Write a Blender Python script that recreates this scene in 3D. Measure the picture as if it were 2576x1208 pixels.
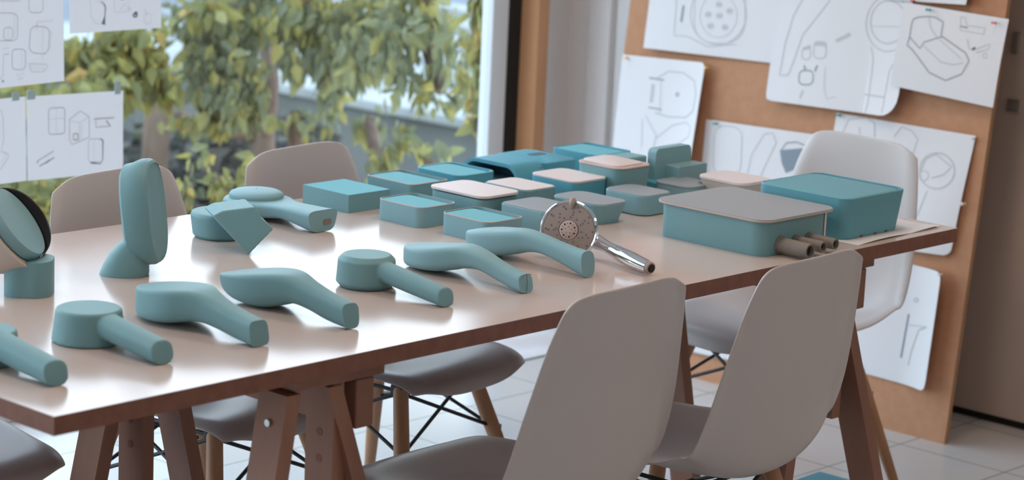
import bpy, bmesh, math, random
from mathutils import Vector, Matrix, Quaternion
random.seed(7)
C = bpy.context.scene.collection
for o in list(bpy.data.objects): bpy.data.objects.remove(o)
PI = math.pi
TZ = 0.74                                   # height of the table top

# ---------------------------------------------------------------- camera, sky, lamps, exposure
FPX = 6231.2                                # focal length in pixels of the 2576 px wide frame
CAM = Vector((-2.128, -2.852, 1.76))
FW = Vector((0.721, 0.663, -0.2031)).normalized()
RT = Vector((0.683, -0.729, 0.0437)); RT = (RT - FW * RT.dot(FW)).normalized()
UP = RT.cross(FW)
cd = bpy.data.cameras.new('camera'); cam = bpy.data.objects.new('camera', cd); C.objects.link(cam)
cam.matrix_world = Matrix.Translation(CAM) @ Matrix((RT, UP, -FW)).transposed().to_4x4()
cd.sensor_width = 36; cd.lens = FPX / 2576 * 36; cd.clip_start = 0.05; cd.clip_end = 300
cd.dof.use_dof = True; cd.dof.focus_distance = 4.75; cd.dof.aperture_fstop = 4.2
bpy.context.scene.camera = cam

def ray(x, y): return (FW * FPX + RT * (x - 1288) - UP * (y - 604)).normalized()
def at(x, y, X=None, Y=None, Z=None, d=None):
    r = ray(x, y)
    if X is not None: t = (X - CAM.x) / r.x
    elif Y is not None: t = (Y - CAM.y) / r.y
    elif Z is not None: t = (Z - CAM.z) / r.z
    else: t = d / r.dot(FW)
    return CAM + r * t

w = bpy.data.worlds.new('sky'); bpy.context.scene.world = w; w.use_nodes = True
nt = w.node_tree; bg = nt.nodes['Background']
tc = nt.nodes.new('ShaderNodeTexCoord'); sx = nt.nodes.new('ShaderNodeSeparateXYZ')
rp = nt.nodes.new('ShaderNodeValToRGB')
nt.links.new(tc.outputs['Generated'], sx.inputs[0]); nt.links.new(sx.outputs['Z'], rp.inputs[0])
rp.color_ramp.elements[0].position = 0.0; rp.color_ramp.elements[0].color = (0.80, 0.87, 0.95, 1)
rp.color_ramp.elements[1].position = 0.7; rp.color_ramp.elements[1].color = (0.60, 0.74, 0.97, 1)
nt.links.new(rp.outputs[0], bg.inputs[0]); bg.inputs[1].default_value = 3.7

vs = bpy.context.scene.view_settings
vs.view_transform = 'Standard'; vs.look = 'None'; vs.gamma = 1; vs.use_curve_mapping = False
vs.exposure = 0.30

def area(name, loc, rot, sx_, sy_, power, col):
    l = bpy.data.lights.new(name, 'AREA'); l.shape = 'RECTANGLE'; l.size = sx_; l.size_y = sy_
    l.energy = power; l.color = col
    o = bpy.data.objects.new(name, l); o.location = loc; o.rotation_euler = rot; C.objects.link(o); return o
LAMPS = [(0.1, 0.25), (1.9, 0.25), (-1.6, -2.2), (2.4, -2.2)]
for lx, ly in LAMPS:
    area('ceiling_lamp_light', (lx, ly, 2.60), (0, 0, 0), 0.5, 0.5, 8 if ly > 0 else 7, (1.0, 0.74, 0.57))

# ---------------------------------------------------------------- materials
def mat(name, col, rough=0.5, metal=0.0, spec=0.5, noise=None, bump=None, coat=0.0):
    m = bpy.data.materials.new(name); m.use_nodes = True; n = m.node_tree; b = n.nodes['Principled BSDF']
    b.inputs['Base Color'].default_value = (*col, 1); b.inputs['Roughness'].default_value = rough
    b.inputs['Metallic'].default_value = metal; b.inputs['Specular IOR Level'].default_value = spec
    b.inputs['Coat Weight'].default_value = coat
    if noise:                                  # (scale, second colour, stretch)
        t = n.nodes.new('ShaderNodeTexCoord'); mp = n.nodes.new('ShaderNodeMapping'); mp.inputs['Scale'].default_value = noise[2]
        nz = n.nodes.new('ShaderNodeTexNoise'); nz.inputs['Scale'].default_value = noise[0]; nz.inputs['Detail'].default_value = 5
        r = n.nodes.new('ShaderNodeValToRGB'); r.color_ramp.elements[0].position = 0.35; r.color_ramp.elements[1].position = 0.65
        r.color_ramp.elements[0].color = (*col, 1); r.color_ramp.elements[1].color = (*noise[1], 1)
        n.links.new(t.outputs['Object'], mp.inputs[0]); n.links.new(mp.outputs[0], nz.inputs[0])
        n.links.new(nz.outputs[0], r.inputs[0]); n.links.new(r.outputs[0], b.inputs['Base Color'])
    if bump:                                   # (scale, strength)
        t = n.nodes.new('ShaderNodeTexCoord'); nz = n.nodes.new('ShaderNodeTexNoise'); nz.inputs['Scale'].default_value = bump[0]
        bp = n.nodes.new('ShaderNodeBump'); bp.inputs['Strength'].default_value = bump[1]; bp.inputs['Distance'].default_value = 0.002
        n.links.new(t.outputs['Object'], nz.inputs[0]); n.links.new(nz.outputs[0], bp.inputs['Height']); n.links.new(bp.outputs[0], b.inputs['Normal'])
    return m

M = {}
M['foam'] = mat('sea_green_model_foam', (0.180, 0.365, 0.395), 0.55, spec=0.5, bump=(900, 0.12))
M['foam_pale'] = mat('pale_sea_green_foam', (0.235, 0.435, 0.480), 0.55, spec=0.5, bump=(900, 0.12))
M['foam_blue'] = mat('turquoise_model_foam', (0.090, 0.370, 0.480), 0.55, spec=0.45, bump=(900, 0.12))
M['foam_teal'] = mat('teal_lacquered_foam', (0.140, 0.395, 0.470), 0.5, spec=0.4)
M['foam_top'] = mat('turquoise_fill_and_lit_top', (0.17, 0.49, 0.56), 0.7, spec=0.25)  # tray fillings, and the plain block's top painted as if brightly lit
M['foam_grey'] = mat('grey_blue_recess_shade', (0.10, 0.17, 0.20), 0.75, spec=0.2)  # dark tone paints the shade in hollows, notches and the slit
M['lam'] = mat('white_laminate', (0.63, 0.52, 0.47), 0.17, spec=0.6)
M['edge'] = mat('brown_fibreboard_edge', (0.25, 0.105, 0.070), 0.7, noise=(40, (0.205, 0.085, 0.056), (1, 1, 1)))
M['beech'] = mat('steamed_beech', (0.34, 0.165, 0.105), 0.55, noise=(9, (0.25, 0.115, 0.075), (1, 1, 0.15)))
M['leg'] = mat('oiled_beech_dowel', (0.48, 0.25, 0.13), 0.5, noise=(12, (0.36, 0.17, 0.085), (1, 1, 0.15)))
M['shell'] = mat('white_plastic_shell', (0.56, 0.53, 0.525), 0.33, spec=0.45)
M['wire'] = mat('black_steel_wire', (0.012, 0.012, 0.013), 0.4, spec=0.5)
M['steel'] = mat('zinc_screw', (0.5, 0.52, 0.5), 0.35, metal=1)
M['chrome'] = mat('polished_chrome', (0.85, 0.86, 0.88), 0.06, metal=1)
M['facegrey'] = mat('grey_rubber_spray_face', (0.40, 0.32, 0.29), 0.45)
M['nozzle'] = mat('translucent_nozzle', (0.20, 0.20, 0.20), 0.3)
M['dark'] = mat('dark_hole', (0.015, 0.014, 0.013), 0.8)
M['lid'] = mat('white_plastic_lid', (0.78, 0.70, 0.69), 0.45, spec=0.3)
M['lidgrey'] = mat('light_grey_plastic_lid', (0.33, 0.37, 0.40), 0.40, spec=0.35)
M['lidedge'] = mat('pinkish_cut_sheet_edge', (0.62, 0.47, 0.42), 0.6)
M['cream'] = mat('cream_filler', (0.56, 0.50, 0.44), 0.6, spec=0.3)
M['black'] = mat('gloss_black_plastic', (0.012, 0.008, 0.010), 0.22, spec=0.5)
M['pipe'] = mat('taupe_grey_tube', (0.24, 0.215, 0.19), 0.55)
M['paper'] = mat('drawing_paper', (0.80, 0.80, 0.82), 0.85, spec=0.1)
M['p1'] = mat('faint_pencil', (0.58, 0.60, 0.61), 0.9)
M['p2'] = mat('pencil', (0.38, 0.41, 0.43), 0.9)
M['p3'] = mat('dark_marker', (0.11, 0.16, 0.18), 0.9)
M['p4'] = mat('grey_blue_marker', (0.27, 0.33, 0.40), 0.9)
M['tape'] = mat('pale_masking_tape', (0.42, 0.55, 0.56), 0.6)
M['mdf'] = mat('raw_fibreboard', (0.52, 0.27, 0.155), 0.85, spec=0.15, noise=(35, (0.56, 0.30, 0.18), (1, 1, 1)))
M['mdfedge'] = mat('fibreboard_cut_edge', (0.42, 0.24, 0.13), 0.85)
M['wall'] = mat('white_painted_wall', (0.90, 0.90, 0.90), 0.6, spec=0.2)
M['warmwall'] = mat('warm_white_wall', (0.62, 0.57, 0.54), 0.8, spec=0.2)
M['taupe'] = mat('taupe_door_panel', (0.60, 0.50, 0.43), 0.5, spec=0.3)
M['post'] = mat('varnished_pine', (0.72, 0.38, 0.19), 0.45, noise=(7, (0.60, 0.30, 0.14), (1.5, 1.5, 0.12)))
M['alu'] = mat('white_powder_coated_aluminium', (0.80, 0.86, 0.90), 0.4)
M['rubber'] = mat('black_gasket', (0.012, 0.014, 0.013), 0.7)
M['concrete'] = mat('grey_concrete', (0.105, 0.115, 0.105), 0.9, noise=(2.2, (0.145, 0.155, 0.145), (1, 1, 1)))
M['slab'] = mat('pale_weathered_slab', (0.20, 0.215, 0.215), 0.85, noise=(1.5, (0.32, 0.335, 0.33), (0.5, 2, 1)))
M['soil'] = mat('dark_soil_and_litter', (0.03, 0.028, 0.025), 0.95, noise=(3, (0.09, 0.085, 0.07), (1, 1, 1)))
M['road'] = mat('sky_tinted_asphalt', (0.075, 0.088, 0.105), 0.8, noise=(1.2, (0.12, 0.14, 0.17), (1, 1, 1)))  # blue cast is the sky's reflection put into the colour
M['bark'] = mat('brown_bark', (0.10, 0.062, 0.042), 0.9, noise=(12, (0.17, 0.12, 0.09), (1, 1, 0.3)))
M['rock'] = mat('grey_brown_rock', (0.035, 0.032, 0.027), 0.9, noise=(4, (0.13, 0.125, 0.11), (1, 1, 1)))
for k, col in {'y': (0.9, 0.55, 0.05), 'g': (0.05, 0.3, 0.3), 'r': (0.75, 0.12, 0.10), 'w': (0.8, 0.75, 0.7)}.items():
    M['pin' + k] = mat('pin_' + {'y': 'yellow', 'g': 'petrol', 'r': 'red', 'w': 'pearl'}[k], col, 0.3)

def leafmat(name, cols):
    m = bpy.data.materials.new(name); m.use_nodes = True; n = m.node_tree; b = n.nodes['Principled BSDF']
    g = n.nodes.new('ShaderNodeNewGeometry'); r = n.nodes.new('ShaderNodeValToRGB')
    e = r.color_ramp.elements
    while len(e) < len(cols): e.new(0.5)
    for i, (p, c_) in enumerate(cols): e[i].position = p; e[i].color = (*c_, 1)
    n.links.new(g.outputs['Random Per Island'], r.inputs[0]); n.links.new(r.outputs[0], b.inputs['Base Color'])
    b.inputs['Roughness'].default_value = 0.55
    tr = n.nodes.new('ShaderNodeBsdfTranslucent'); mx = n.nodes.new('ShaderNodeMixShader'); mx.inputs[0].default_value = 0.4
    n.links.new(r.outputs[0], tr.inputs[0]); n.links.new(b.outputs[0], mx.inputs[1]); n.links.new(tr.outputs[0], mx.inputs[2])
    n.links.new(mx.outputs[0], n.nodes['Material Output'].inputs[0]); return m
M['leaf_green'] = leafmat('grey_green_leaves', [(0, (0.18, 0.20, 0.115)), (0.45, (0.24, 0.26, 0.14)), (0.8, (0.33, 0.32, 0.12)), (1, (0.44, 0.37, 0.10))])
M['leaf_yellow'] = leafmat('yellowing_leaves', [(0, (0.19, 0.205, 0.09)), (0.5, (0.29, 0.285, 0.10)), (0.85, (0.40, 0.36, 0.095)), (1, (0.48, 0.32, 0.10))])
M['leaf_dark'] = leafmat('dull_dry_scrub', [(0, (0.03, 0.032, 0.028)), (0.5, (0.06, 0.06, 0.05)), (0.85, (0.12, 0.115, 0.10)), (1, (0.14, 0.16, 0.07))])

def thin_paper():
    m = bpy.data.materials.new('backlit_paper'); m.use_nodes = True; n = m.node_tree; b = n.nodes['Principled BSDF']
    b.inputs['Base Color'].default_value = (0.80, 0.80, 0.82, 1); b.inputs['Roughness'].default_value = 0.85
    tr = n.nodes.new('ShaderNodeBsdfTranslucent'); tr.inputs[0].default_value = (0.80, 0.82, 0.86, 1)
    mx = n.nodes.new('ShaderNodeMixShader'); mx.inputs[0].default_value = 0.22
    n.links.new(b.outputs[0], mx.inputs[1]); n.links.new(tr.outputs[0], mx.inputs[2]); n.links.new(mx.outputs[0], n.nodes['Material Output'].inputs[0]); return m
M['thin'] = thin_paper()
def glass_mat():
    m = bpy.data.materials.new('window_glass'); m.use_nodes = True; n = m.node_tree
    n.nodes.remove(n.nodes['Principled BSDF'])
    t = n.nodes.new('ShaderNodeBsdfTransparent'); t.inputs[0].default_value = (0.93, 0.96, 0.95, 1)
    g = n.nodes.new('ShaderNodeBsdfGlossy'); g.inputs['Roughness'].default_value = 0.02
    f = n.nodes.new('ShaderNodeFresnel'); f.inputs[0].default_value = 1.45
    x = n.nodes.new('ShaderNodeMixShader')
    gg = n.nodes.new('ShaderNodeNewGeometry'); inv = n.nodes.new('ShaderNodeMath'); inv.operation = 'SUBTRACT'; inv.inputs[0].default_value = 1.0
    mu = n.nodes.new('ShaderNodeMath'); mu.operation = 'MULTIPLY'
    n.links.new(gg.outputs['Backfacing'], inv.inputs[1]); n.links.new(inv.outputs[0], mu.inputs[0]); n.links.new(f.outputs[0], mu.inputs[1])
    n.links.new(mu.outputs[0], x.inputs[0]); n.links.new(t.outputs[0], x.inputs[1]); n.links.new(g.outputs[0], x.inputs[2])
    n.links.new(x.outputs[0], n.nodes['Material Output'].inputs[0]); return m
M['glass'] = glass_mat()

def tile_mat():
    m = bpy.data.materials.new('white_floor_tiles'); m.use_nodes = True; n = m.node_tree; b = n.nodes['Principled BSDF']
    t = n.nodes.new('ShaderNodeTexCoord'); mp = n.nodes.new('ShaderNodeMapping')
    S = 1 / 0.312
    mp.inputs['Scale'].default_value = (S, S, S); mp.inputs['Location'].default_value = (-2.449 * S + 20, -1.483 * S + 20, 0)
    br = n.nodes.new('ShaderNodeTexBrick'); br.offset = 0; br.squash = 1
    br.inputs['Color1'].default_value = (0.62, 0.62, 0.61, 1); br.inputs['Color2'].default_value = (0.65, 0.65, 0.64, 1)
    br.inputs['Mortar'].default_value = (0.26, 0.33, 0.31, 1); br.inputs['Scale'].default_value = 1
    br.inputs['Mortar Size'].default_value = 0.009; br.inputs['Brick Width'].default_value = 1; br.inputs['Row Height'].default_value = 1
    br.inputs['Mortar Smooth'].default_value = 0.1
    n.links.new(t.outputs['Object'], mp.inputs[0]); n.links.new(mp.outputs[0], br.inputs[0]); n.links.new(br.outputs[0], b.inputs['Base Color'])
    b.inputs['Roughness'].default_value = 0.22; return m
M['tile'] = tile_mat()

# ---------------------------------------------------------------- helpers
def put(name, bm, m, parent=None, smooth=False, angle=None):
    me = bpy.data.meshes.new(name); bm.normal_update(); bm.to_mesh(me); bm.free()
    for k in (m if isinstance(m, (list, tuple)) else [m]): me.materials.append(k)
    if smooth:
        for p in me.polygons: p.use_smooth = True
    o = bpy.data.objects.new(name, me); C.objects.link(o)
    if parent: o.parent = parent
    if smooth and angle:
        me.set_sharp_from_angle(angle=math.radians(angle))
    return o
def tag(o, label=None, cat=None, group=None, kind=None):
    if label: o['label'] = label
    if cat: o['category'] = cat
    if group: o['group'] = group
    if kind: o['kind'] = kind
    return o
def empty(name, loc, rz=0):
    o = bpy.data.objects.new(name, None); o.location = loc; o.rotation_euler = (0, 0, rz); C.objects.link(o); return o
def dup(root, loc, rz):
    r = root.copy(); C.objects.link(r); r.location = loc; r.rotation_euler = (0, 0, rz)
    for ch in list(root.children):
        c = ch.copy(); C.objects.link(c); c.parent = r
        for g in ch.children:
            d = g.copy(); C.objects.link(d); d.parent = c
    return r
def box(bm, x0, x1, y0, y1, z0, z1, bev=0.0, mi=0):
    vs_ = [bm.verts.new(p) for p in [(x0,y0,z0),(x1,y0,z0),(x1,y1,z0),(x0,y1,z0),(x0,y0,z1),(x1,y0,z1),(x1,y1,z1),(x0,y1,z1)]]
    fs = [bm.faces.new([vs_[i] for i in q]) for q in [(3,2,1,0),(4,5,6,7),(0,1,5,4),(1,2,6,5),(2,3,7,6),(3,0,4,7)]]
    for f in fs: f.material_index = mi
    if bev: bmesh.ops.bevel(bm, geom=list({e for f in fs for e in f.edges}), offset=bev, segments=2, profile=0.5, affect='EDGES')
def struct(name, x0, x1, y0, y1, z0, z1, m, bev=0):
    bm = bmesh.new(); box(bm, x0, x1, y0, y1, z0, z1, bev); return tag(put(name, bm, m), kind='structure')
def frame_of(d):
    d = d.normalized(); a = Vector((0, 0, 1)) if abs(d.z) < 0.95 else Vector((0, 1, 0))
    u = d.cross(a).normalized(); return u, u.cross(d).normalized()
def tube(bm, pts, rad, seg=16, cap=True, mi=0):
    pts = [Vector(p) for p in pts]; n = len(pts)
    rad = rad if isinstance(rad, (list, tuple)) else [rad] * n
    rings = []; u0 = None
    for i, p in enumerate(pts):
        d = (pts[min(i+1, n-1)] - pts[max(i-1, 0)]).normalized()
        if u0 is None: u0, _ = frame_of(d)
        u0 = (u0 - d * u0.dot(d)).normalized(); v0 = d.cross(u0)
        rings.append([bm.verts.new(p + (u0 * math.cos(2*PI*k/seg) + v0 * math.sin(2*PI*k/seg)) * rad[i]) for k in range(seg)])
    fs = []
    for a, b in zip(rings, rings[1:]):
        for k in range(seg): fs.append(bm.faces.new([a[k], a[(k+1)%seg], b[(k+1)%seg], b[k]]))
    if cap: fs.append(bm.faces.new(rings[0][::-1])); fs.append(bm.faces.new(rings[-1]))
    for f in fs: f.material_index = mi
def beam(bm, p0, p1, wx, wy):
    """rectangular bar from p0 to p1 whose ends stay level, wx by wy in plan"""
    p0, p1 = Vector(p0), Vector(p1)
    a = [bm.verts.new(p0 + Vector((sx*wx/2, sy*wy/2, 0))) for sx, sy in ((-1,-1),(1,-1),(1,1),(-1,1))]
    b = [bm.verts.new(p1 + Vector((sx*wx/2, sy*wy/2, 0))) for sx, sy in ((-1,-1),(1,-1),(1,1),(-1,1))]
    bm.faces.new(a[::-1]); bm.faces.new(b)
    for k in range(4): bm.faces.new([a[k], a[(k+1)%4], b[(k+1)%4], b[k]])
def rr(x0, x1, y0, y1, r, seg=6):
    """rounded rectangle outline, counter-clockwise"""
    r = min(r, (x1-x0)/2 - 1e-5, (y1-y0)/2 - 1e-5)
    if r <= 0.0005: return [(x0,y0),(x1,y0),(x1,y1),(x0,y1)]
    out = []
    for cx, cy, a0 in ((x1-r, y0+r, -PI/2), (x1-r, y1-r, 0), (x0+r, y1-r, PI/2), (x0+r, y0+r, PI)):
        for k in range(seg+1):
            a = a0 + PI/2*k/seg; out.append((cx + r*math.cos(a), cy + r*math.sin(a)))
    return out
def stack(bm, rings, capb=True, capt=True, mi=0, mtop=None):
    """skin between closed outlines [(outline xy list, z), ...] all with the same vertex count"""
    vr = [[bm.verts.new((x, y, z)) for x, y in o] for o, z in rings]; n = len(vr[0])
    for a, b in zip(vr, vr[1:]):
        for k in range(n):
            f = bm.faces.new([a[k], a[(k+1)%n], b[(k+1)%n], b[k]]); f.material_index = mi
    if capb: bm.faces.new(vr[0][::-1]).material_index = mi
    if capt: bm.faces.new(vr[-1]).material_index = mi if mtop is None else mtop
def sect(y, zt, zb, w, n_=3.2, N=40, tb=1.0, x0=0.0, nt=None):
    zc, h = (zt+zb)/2, (zt-zb)/2; out = []
    for k in range(N):
        a = 2*PI*k/N; ca, sa = math.cos(a), math.sin(a)
        if nt and sa > 0: X, Z = math.copysign(abs(ca)**(2/nt), ca), abs(sa)**(2/nt)
        else: X, Z = math.copysign(abs(ca)**(2/n_), ca), math.copysign(abs(sa)**(2/n_), sa)
        ww = w*(1 + (tb-1)*(0.5-0.5*Z))
        out.append(Vector((x0 + ww*X, y, zc + h*Z)))
    return out
def catmull(S, sub=5):
    out = []
    for i in range(len(S)-1):
        p0, p1, p2, p3 = S[max(i-1,0)], S[i], S[i+1], S[min(i+2,len(S)-1)]
        for k in range(sub):
            t = k/sub
            out.append(tuple(0.5*(2*b+(c-a)*t+(2*a-5*b+4*c-d)*t*t+(3*b-a-3*c+d)*t**3) for a,b,c,d in zip(p0,p1,p2,p3)))
    out.append(tuple(S[-1])); return out
def loft(S, n_=3.2, tb=1.0, N=40, tilt=0.0, nt=None):
    """S: (y, ztop, zbottom, halfwidth) from head to handle end -> bmesh; tilt leans the end faces"""
    bm = bmesh.new(); rows = []
    P = catmull(S)
    for i, (y, zt, zb, w_) in enumerate(P):
        # the crisp edge round the head softens along the handle
        r = sect(y, zt, zb, max(w_, 0.002), n_, N, tb, nt=(n_ + (nt - n_)*max(0.0, 1 - i/(0.75*len(P)))) if nt else None)
        lean = tilt * max(0.0, (i/len(P) - 0.55)/0.45)
        for q in r: q.y += lean*(q.z - (zt+zb)/2)
        rows.append([bm.verts.new(q) for q in r])
    for a, b in zip(rows, rows[1:]):
        for k in range(N): bm.faces.new([a[k], b[k], b[(k+1)%N], a[(k+1)%N]])
    bm.faces.new(rows[0]); bm.faces.new(rows[-1][::-1])
    return bm
def lathe(bm, prof, cx=0, cy=0, seg=48, close=True):
    vr = [[bm.verts.new((cx + r*math.cos(2*PI*k/seg), cy + r*math.sin(2*PI*k/seg), z)) for k in range(seg)] for r, z in prof]
    for a, b in zip(vr, vr[1:]):
        for k in range(seg): bm.faces.new([a[k], a[(k+1)%seg], b[(k+1)%seg], b[k]])
    if close: bm.faces.new(vr[0][::-1]); bm.faces.new(vr[-1])
def foamify(o, size=0.0022, it=6):
    m = o.modifiers.new('blend', 'REMESH'); m.mode = 'VOXEL'; m.voxel_size = size; m.use_smooth_shade = True
    s = o.modifiers.new('smooth', 'SMOOTH'); s.factor = 0.5; s.iterations = it

# ---------------------------------------------------------------- room
ZC = 2.65
XL, XR, YB, YW = -4.6, 3.48, -4.2, 2.10
floor = struct('floor', XL, XR, YB, YW + 0.2, -0.1, 0, M['tile'])
struct('ceiling', XL, XR, YB, YW, ZC, ZC + 0.1, M['wall'])
struct('wall_right', XR, XR + 0.12, YB, YW + 0.05, 0, ZC, M['wall'])
struct('wall_left', XL - 0.12, XL, YB, YW, 0, ZC, M['warmwall'])
struct('wall_back', XL, XR, YB - 0.12, YB, 0, ZC, M['warmwall'])
struct('wall_window', 3.298, XR, YW, YW + 0.15, 0, ZC, M['wall'])
struct('wall_lintel', XL, 3.298, YW - 0.02, YW + 0.15, 2.5, ZC, M['wall'])
struct('trim_1', 3.455, XR, 1.925, 2.012, 0, ZC, M['wall'], 0.004)
struct('trim_2', 3.470, XR, 1.78, 1.90, 0, ZC, M['wall'], 0.004)
# post and window frame
struct('trim_3', 3.250, 3.298, 2.026, 2.118, 0, 2.5, M['post'], 0.003)
struct('trim_4', 3.200, 3.250, 2.095, 2.118, 0, 2.5, M['rubber'])
def window(n, x0, x1):
    r = tag(empty('window_%d' % n, ((x0+x1)/2, YW, 0)), kind='structure')
    f = bmesh.new(); cx = (x0+x1)/2; t = 0.068
    box(f, x0-cx, x0-cx+t, -0.005, 0.04, 0, 2.5, 0.004); box(f, x1-cx-t, x1-cx, -0.005, 0.04, 0, 2.5, 0.004)
    box(f, x0-cx+t, x1-cx-t, -0.005, 0.04, 0, t, 0.004); box(f, x0-cx+t, x1-cx-t, -0.005, 0.04, 2.5-t, 2.5, 0.004)
    put('window_frame', f, M['alu'], r)
    g = bmesh.new(); box(g, x0-cx+t, x1-cx-t, 0.012, 0.018, t, 2.5-t); put('glass_pane', g, M['glass'], r)
window(1, 1.16, 3.196); window(2, -0.9, 1.14); window(3, -2.96, -0.92); window(4, -4.58, -2.98)
# taupe door on the right wall, with its lock and handle plates and a dark gap below
d = tag(empty('door_1', (3.455, -0.35, 0)), kind='structure')
b = bmesh.new(); box(b, -0.02, 0.025, -1.1, 1.55, 0.022, 2.2, 0.004); put('door_panel', b, M['taupe'], d)
b = bmesh.new(); box(b, -0.005, 0.025, -1.1, 1.55, 0, 0.022); put('shadow_gap', b, M['rubber'], d)
def dp(x, y): p = at(x, y, X=3.435); return p.y + 0.35, p.z
y_, z_ = dp(2558, 108); b = bmesh.new(); box(b, -0.030, -0.02, y_-0.009, y_+0.009, z_-0.028, z_+0.028, 0.002); put('door_handle', b, M['pipe'], d)
y_, z_ = dp(2550, 266); b = bmesh.new(); box(b, -0.026, -0.02, y_-0.018, y_+0.018, z_-0.016, z_+0.016, 0.002); box(b, -0.030, -0.026, y_-0.008, y_+0.008, z_-0.007, z_+0.007); put('lock_plate', b, M['pipe'], d)
# hidden lamps' fittings
for lx, ly in LAMPS:
    t = tag(empty('ceiling_light', (lx, ly, ZC)), 'square warm ceiling lamp above the picture', 'ceiling light', 'square ceiling lamps')
    b = bmesh.new(); box(b, -0.29, 0.29, -0.29, 0.29, -0.03, 0, 0.006); put('housing', b, M['alu'], t)

# ---------------------------------------------------------------- outside
def leaves(bm, centre, rad, n, size, droop=0.6, flat=1.0):
    for _ in range(n):
        while True:
            q = Vector((random.uniform(-1,1), random.uniform(-1,1), random.uniform(-1,1)))
            if q.length < 1: break
        p = Vector(centre) + Vector((q.x*rad[0], q.y*rad[1], q.z*rad[2]))
        s = size*random.uniform(0.55, 1.25)
        dn = (Vector((random.uniform(-1,1), random.uniform(-1,1), -droop*3))).normalized()
        if random.random() > droop: dn = Vector((random.uniform(-1,1), random.uniform(-1,1), random.uniform(-0.8,0.5))).normalized()
        sd = dn.cross(Vector((random.uniform(-1,1), random.uniform(-1,1), random.uniform(-.4,.4)))).normalized()
        nn = dn.cross(sd)
        a = bm.verts.new(p); e = bm.verts.new(p + dn*s)
        l1 = bm.verts.new(p + dn*s*0.30 + sd*s*0.27 + nn*s*0.06); l2 = bm.verts.new(p + dn*s*0.68 + sd*s*0.17 + nn*s*0.05)
        r1 = bm.verts.new(p + dn*s*0.30 - sd*s*0.27 + nn*s*0.06); r2 = bm.verts.new(p + dn*s*0.68 - sd*s*0.17 + nn*s*0.05)
        bm.faces.new([a, l1, l2, e]); bm.faces.new([a, e, r2, r1])
def plant(name, label, cat, blobs, lm, stems, group=None, size=0.1, droop=0.6):
    """blobs: (px, py, dist, rx, rz, count); stems: lists of (px, py, dist)"""
    base = at(*stems[0][0][:2], d=stems[0][0][2]) if stems else at(blobs[0][0], blobs[0][1], d=blobs[0][2])
    r = tag(empty(name, base), label, cat, group)
    fb = bmesh.new()
    for px, py, dd, rx, rz, cnt in blobs:
        c0 = at(px, py, d=dd) - base
        leaves(fb, c0, (rx, rx, rz), cnt, size, droop)
    put('foliage', fb, lm, r)
    if stems:
        sb = bmesh.new()
        for st in stems:
            pts = [at(x, y, d=dd) - base for x, y, dd in st]
            if st[0][1] > 560: pts.insert(0, Vector((pts[0].x, pts[0].y, -1.3 - base.z)))
            n = len(pts); tube(sb, pts, [0.05*(1 - 0.6*i/max(1, n-1)) for i in range(n)], 8)
        put('stem', sb, M['bark'], r)
    return r
tag(put('ground', (lambda b: (box(b, -30, 70, 2.6, 90, -1.5, -1.25), b)[1])(bmesh.new()), M['soil']), kind='structure')
# road beyond the terrace
tag(put('road', (lambda b: (box(b, 9.6, 60, 2.8, 80, -1.249, -1.20), b)[1])(bmesh.new()), M['road']), kind='structure')
# terrace: slab on a retaining wall that runs away from the window
t = empty('terrace', (0, 0, 0)); tag(t, kind='structure')
a = at(1218, 302, d=11.0); zt = a.z; x_ = a.x
b = bmesh.new(); box(b, x_, x_+0.30, 3.0, 8.3, -1.25, zt-0.05); put('retaining_wall', b, M['concrete'], t)
b = bmesh.new(); box(b, x_-0.05, x_+3.2, 3.0, 8.3, zt-0.05, zt, 0.01)
for k in range(5): box(b, x_+0.55+0.5*k, x_+0.75+0.5*k, 3.0, 8.2, zt, zt+0.035+0.01*k, 0.01)
put('slab', b, M['slab'], t)
b = bmesh.new(); box(b, x_-1.3, x_, 3.0, 7.8, -1.25, zt-0.50, 0.02); put('footing', b, M['concrete'], t)
# rocky bank on the left
def bank():
    b = bmesh.new(); n = 46; g = []
    for i in range(n+1):
        row = []
        for j in range(n+1):
            X = 1.0 + 5.8*i/n; Y = 4.2 + 6.5*j/n
            cx = max(0.0, 1 - ((X-4.3)/3.3)**2); cy = max(0.0, 1 - ((Y-7.6)/3.4)**2)
            z = -1.25 + 0.85*cx*cy + 0.10*math.sin(3.1*X+1.7*Y) * cx + random.uniform(-0.05, 0.05)
            row.append(b.verts.new((X, Y, z)))
        g.append(row)
    for i in range(n):
        for j in range(n): b.faces.new([g[i][j], g[i+1][j], g[i+1][j+1], g[i][j+1]])
    return b
tag(put('earth_bank', bank(), M['rock'], smooth=True), kind='structure')

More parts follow.
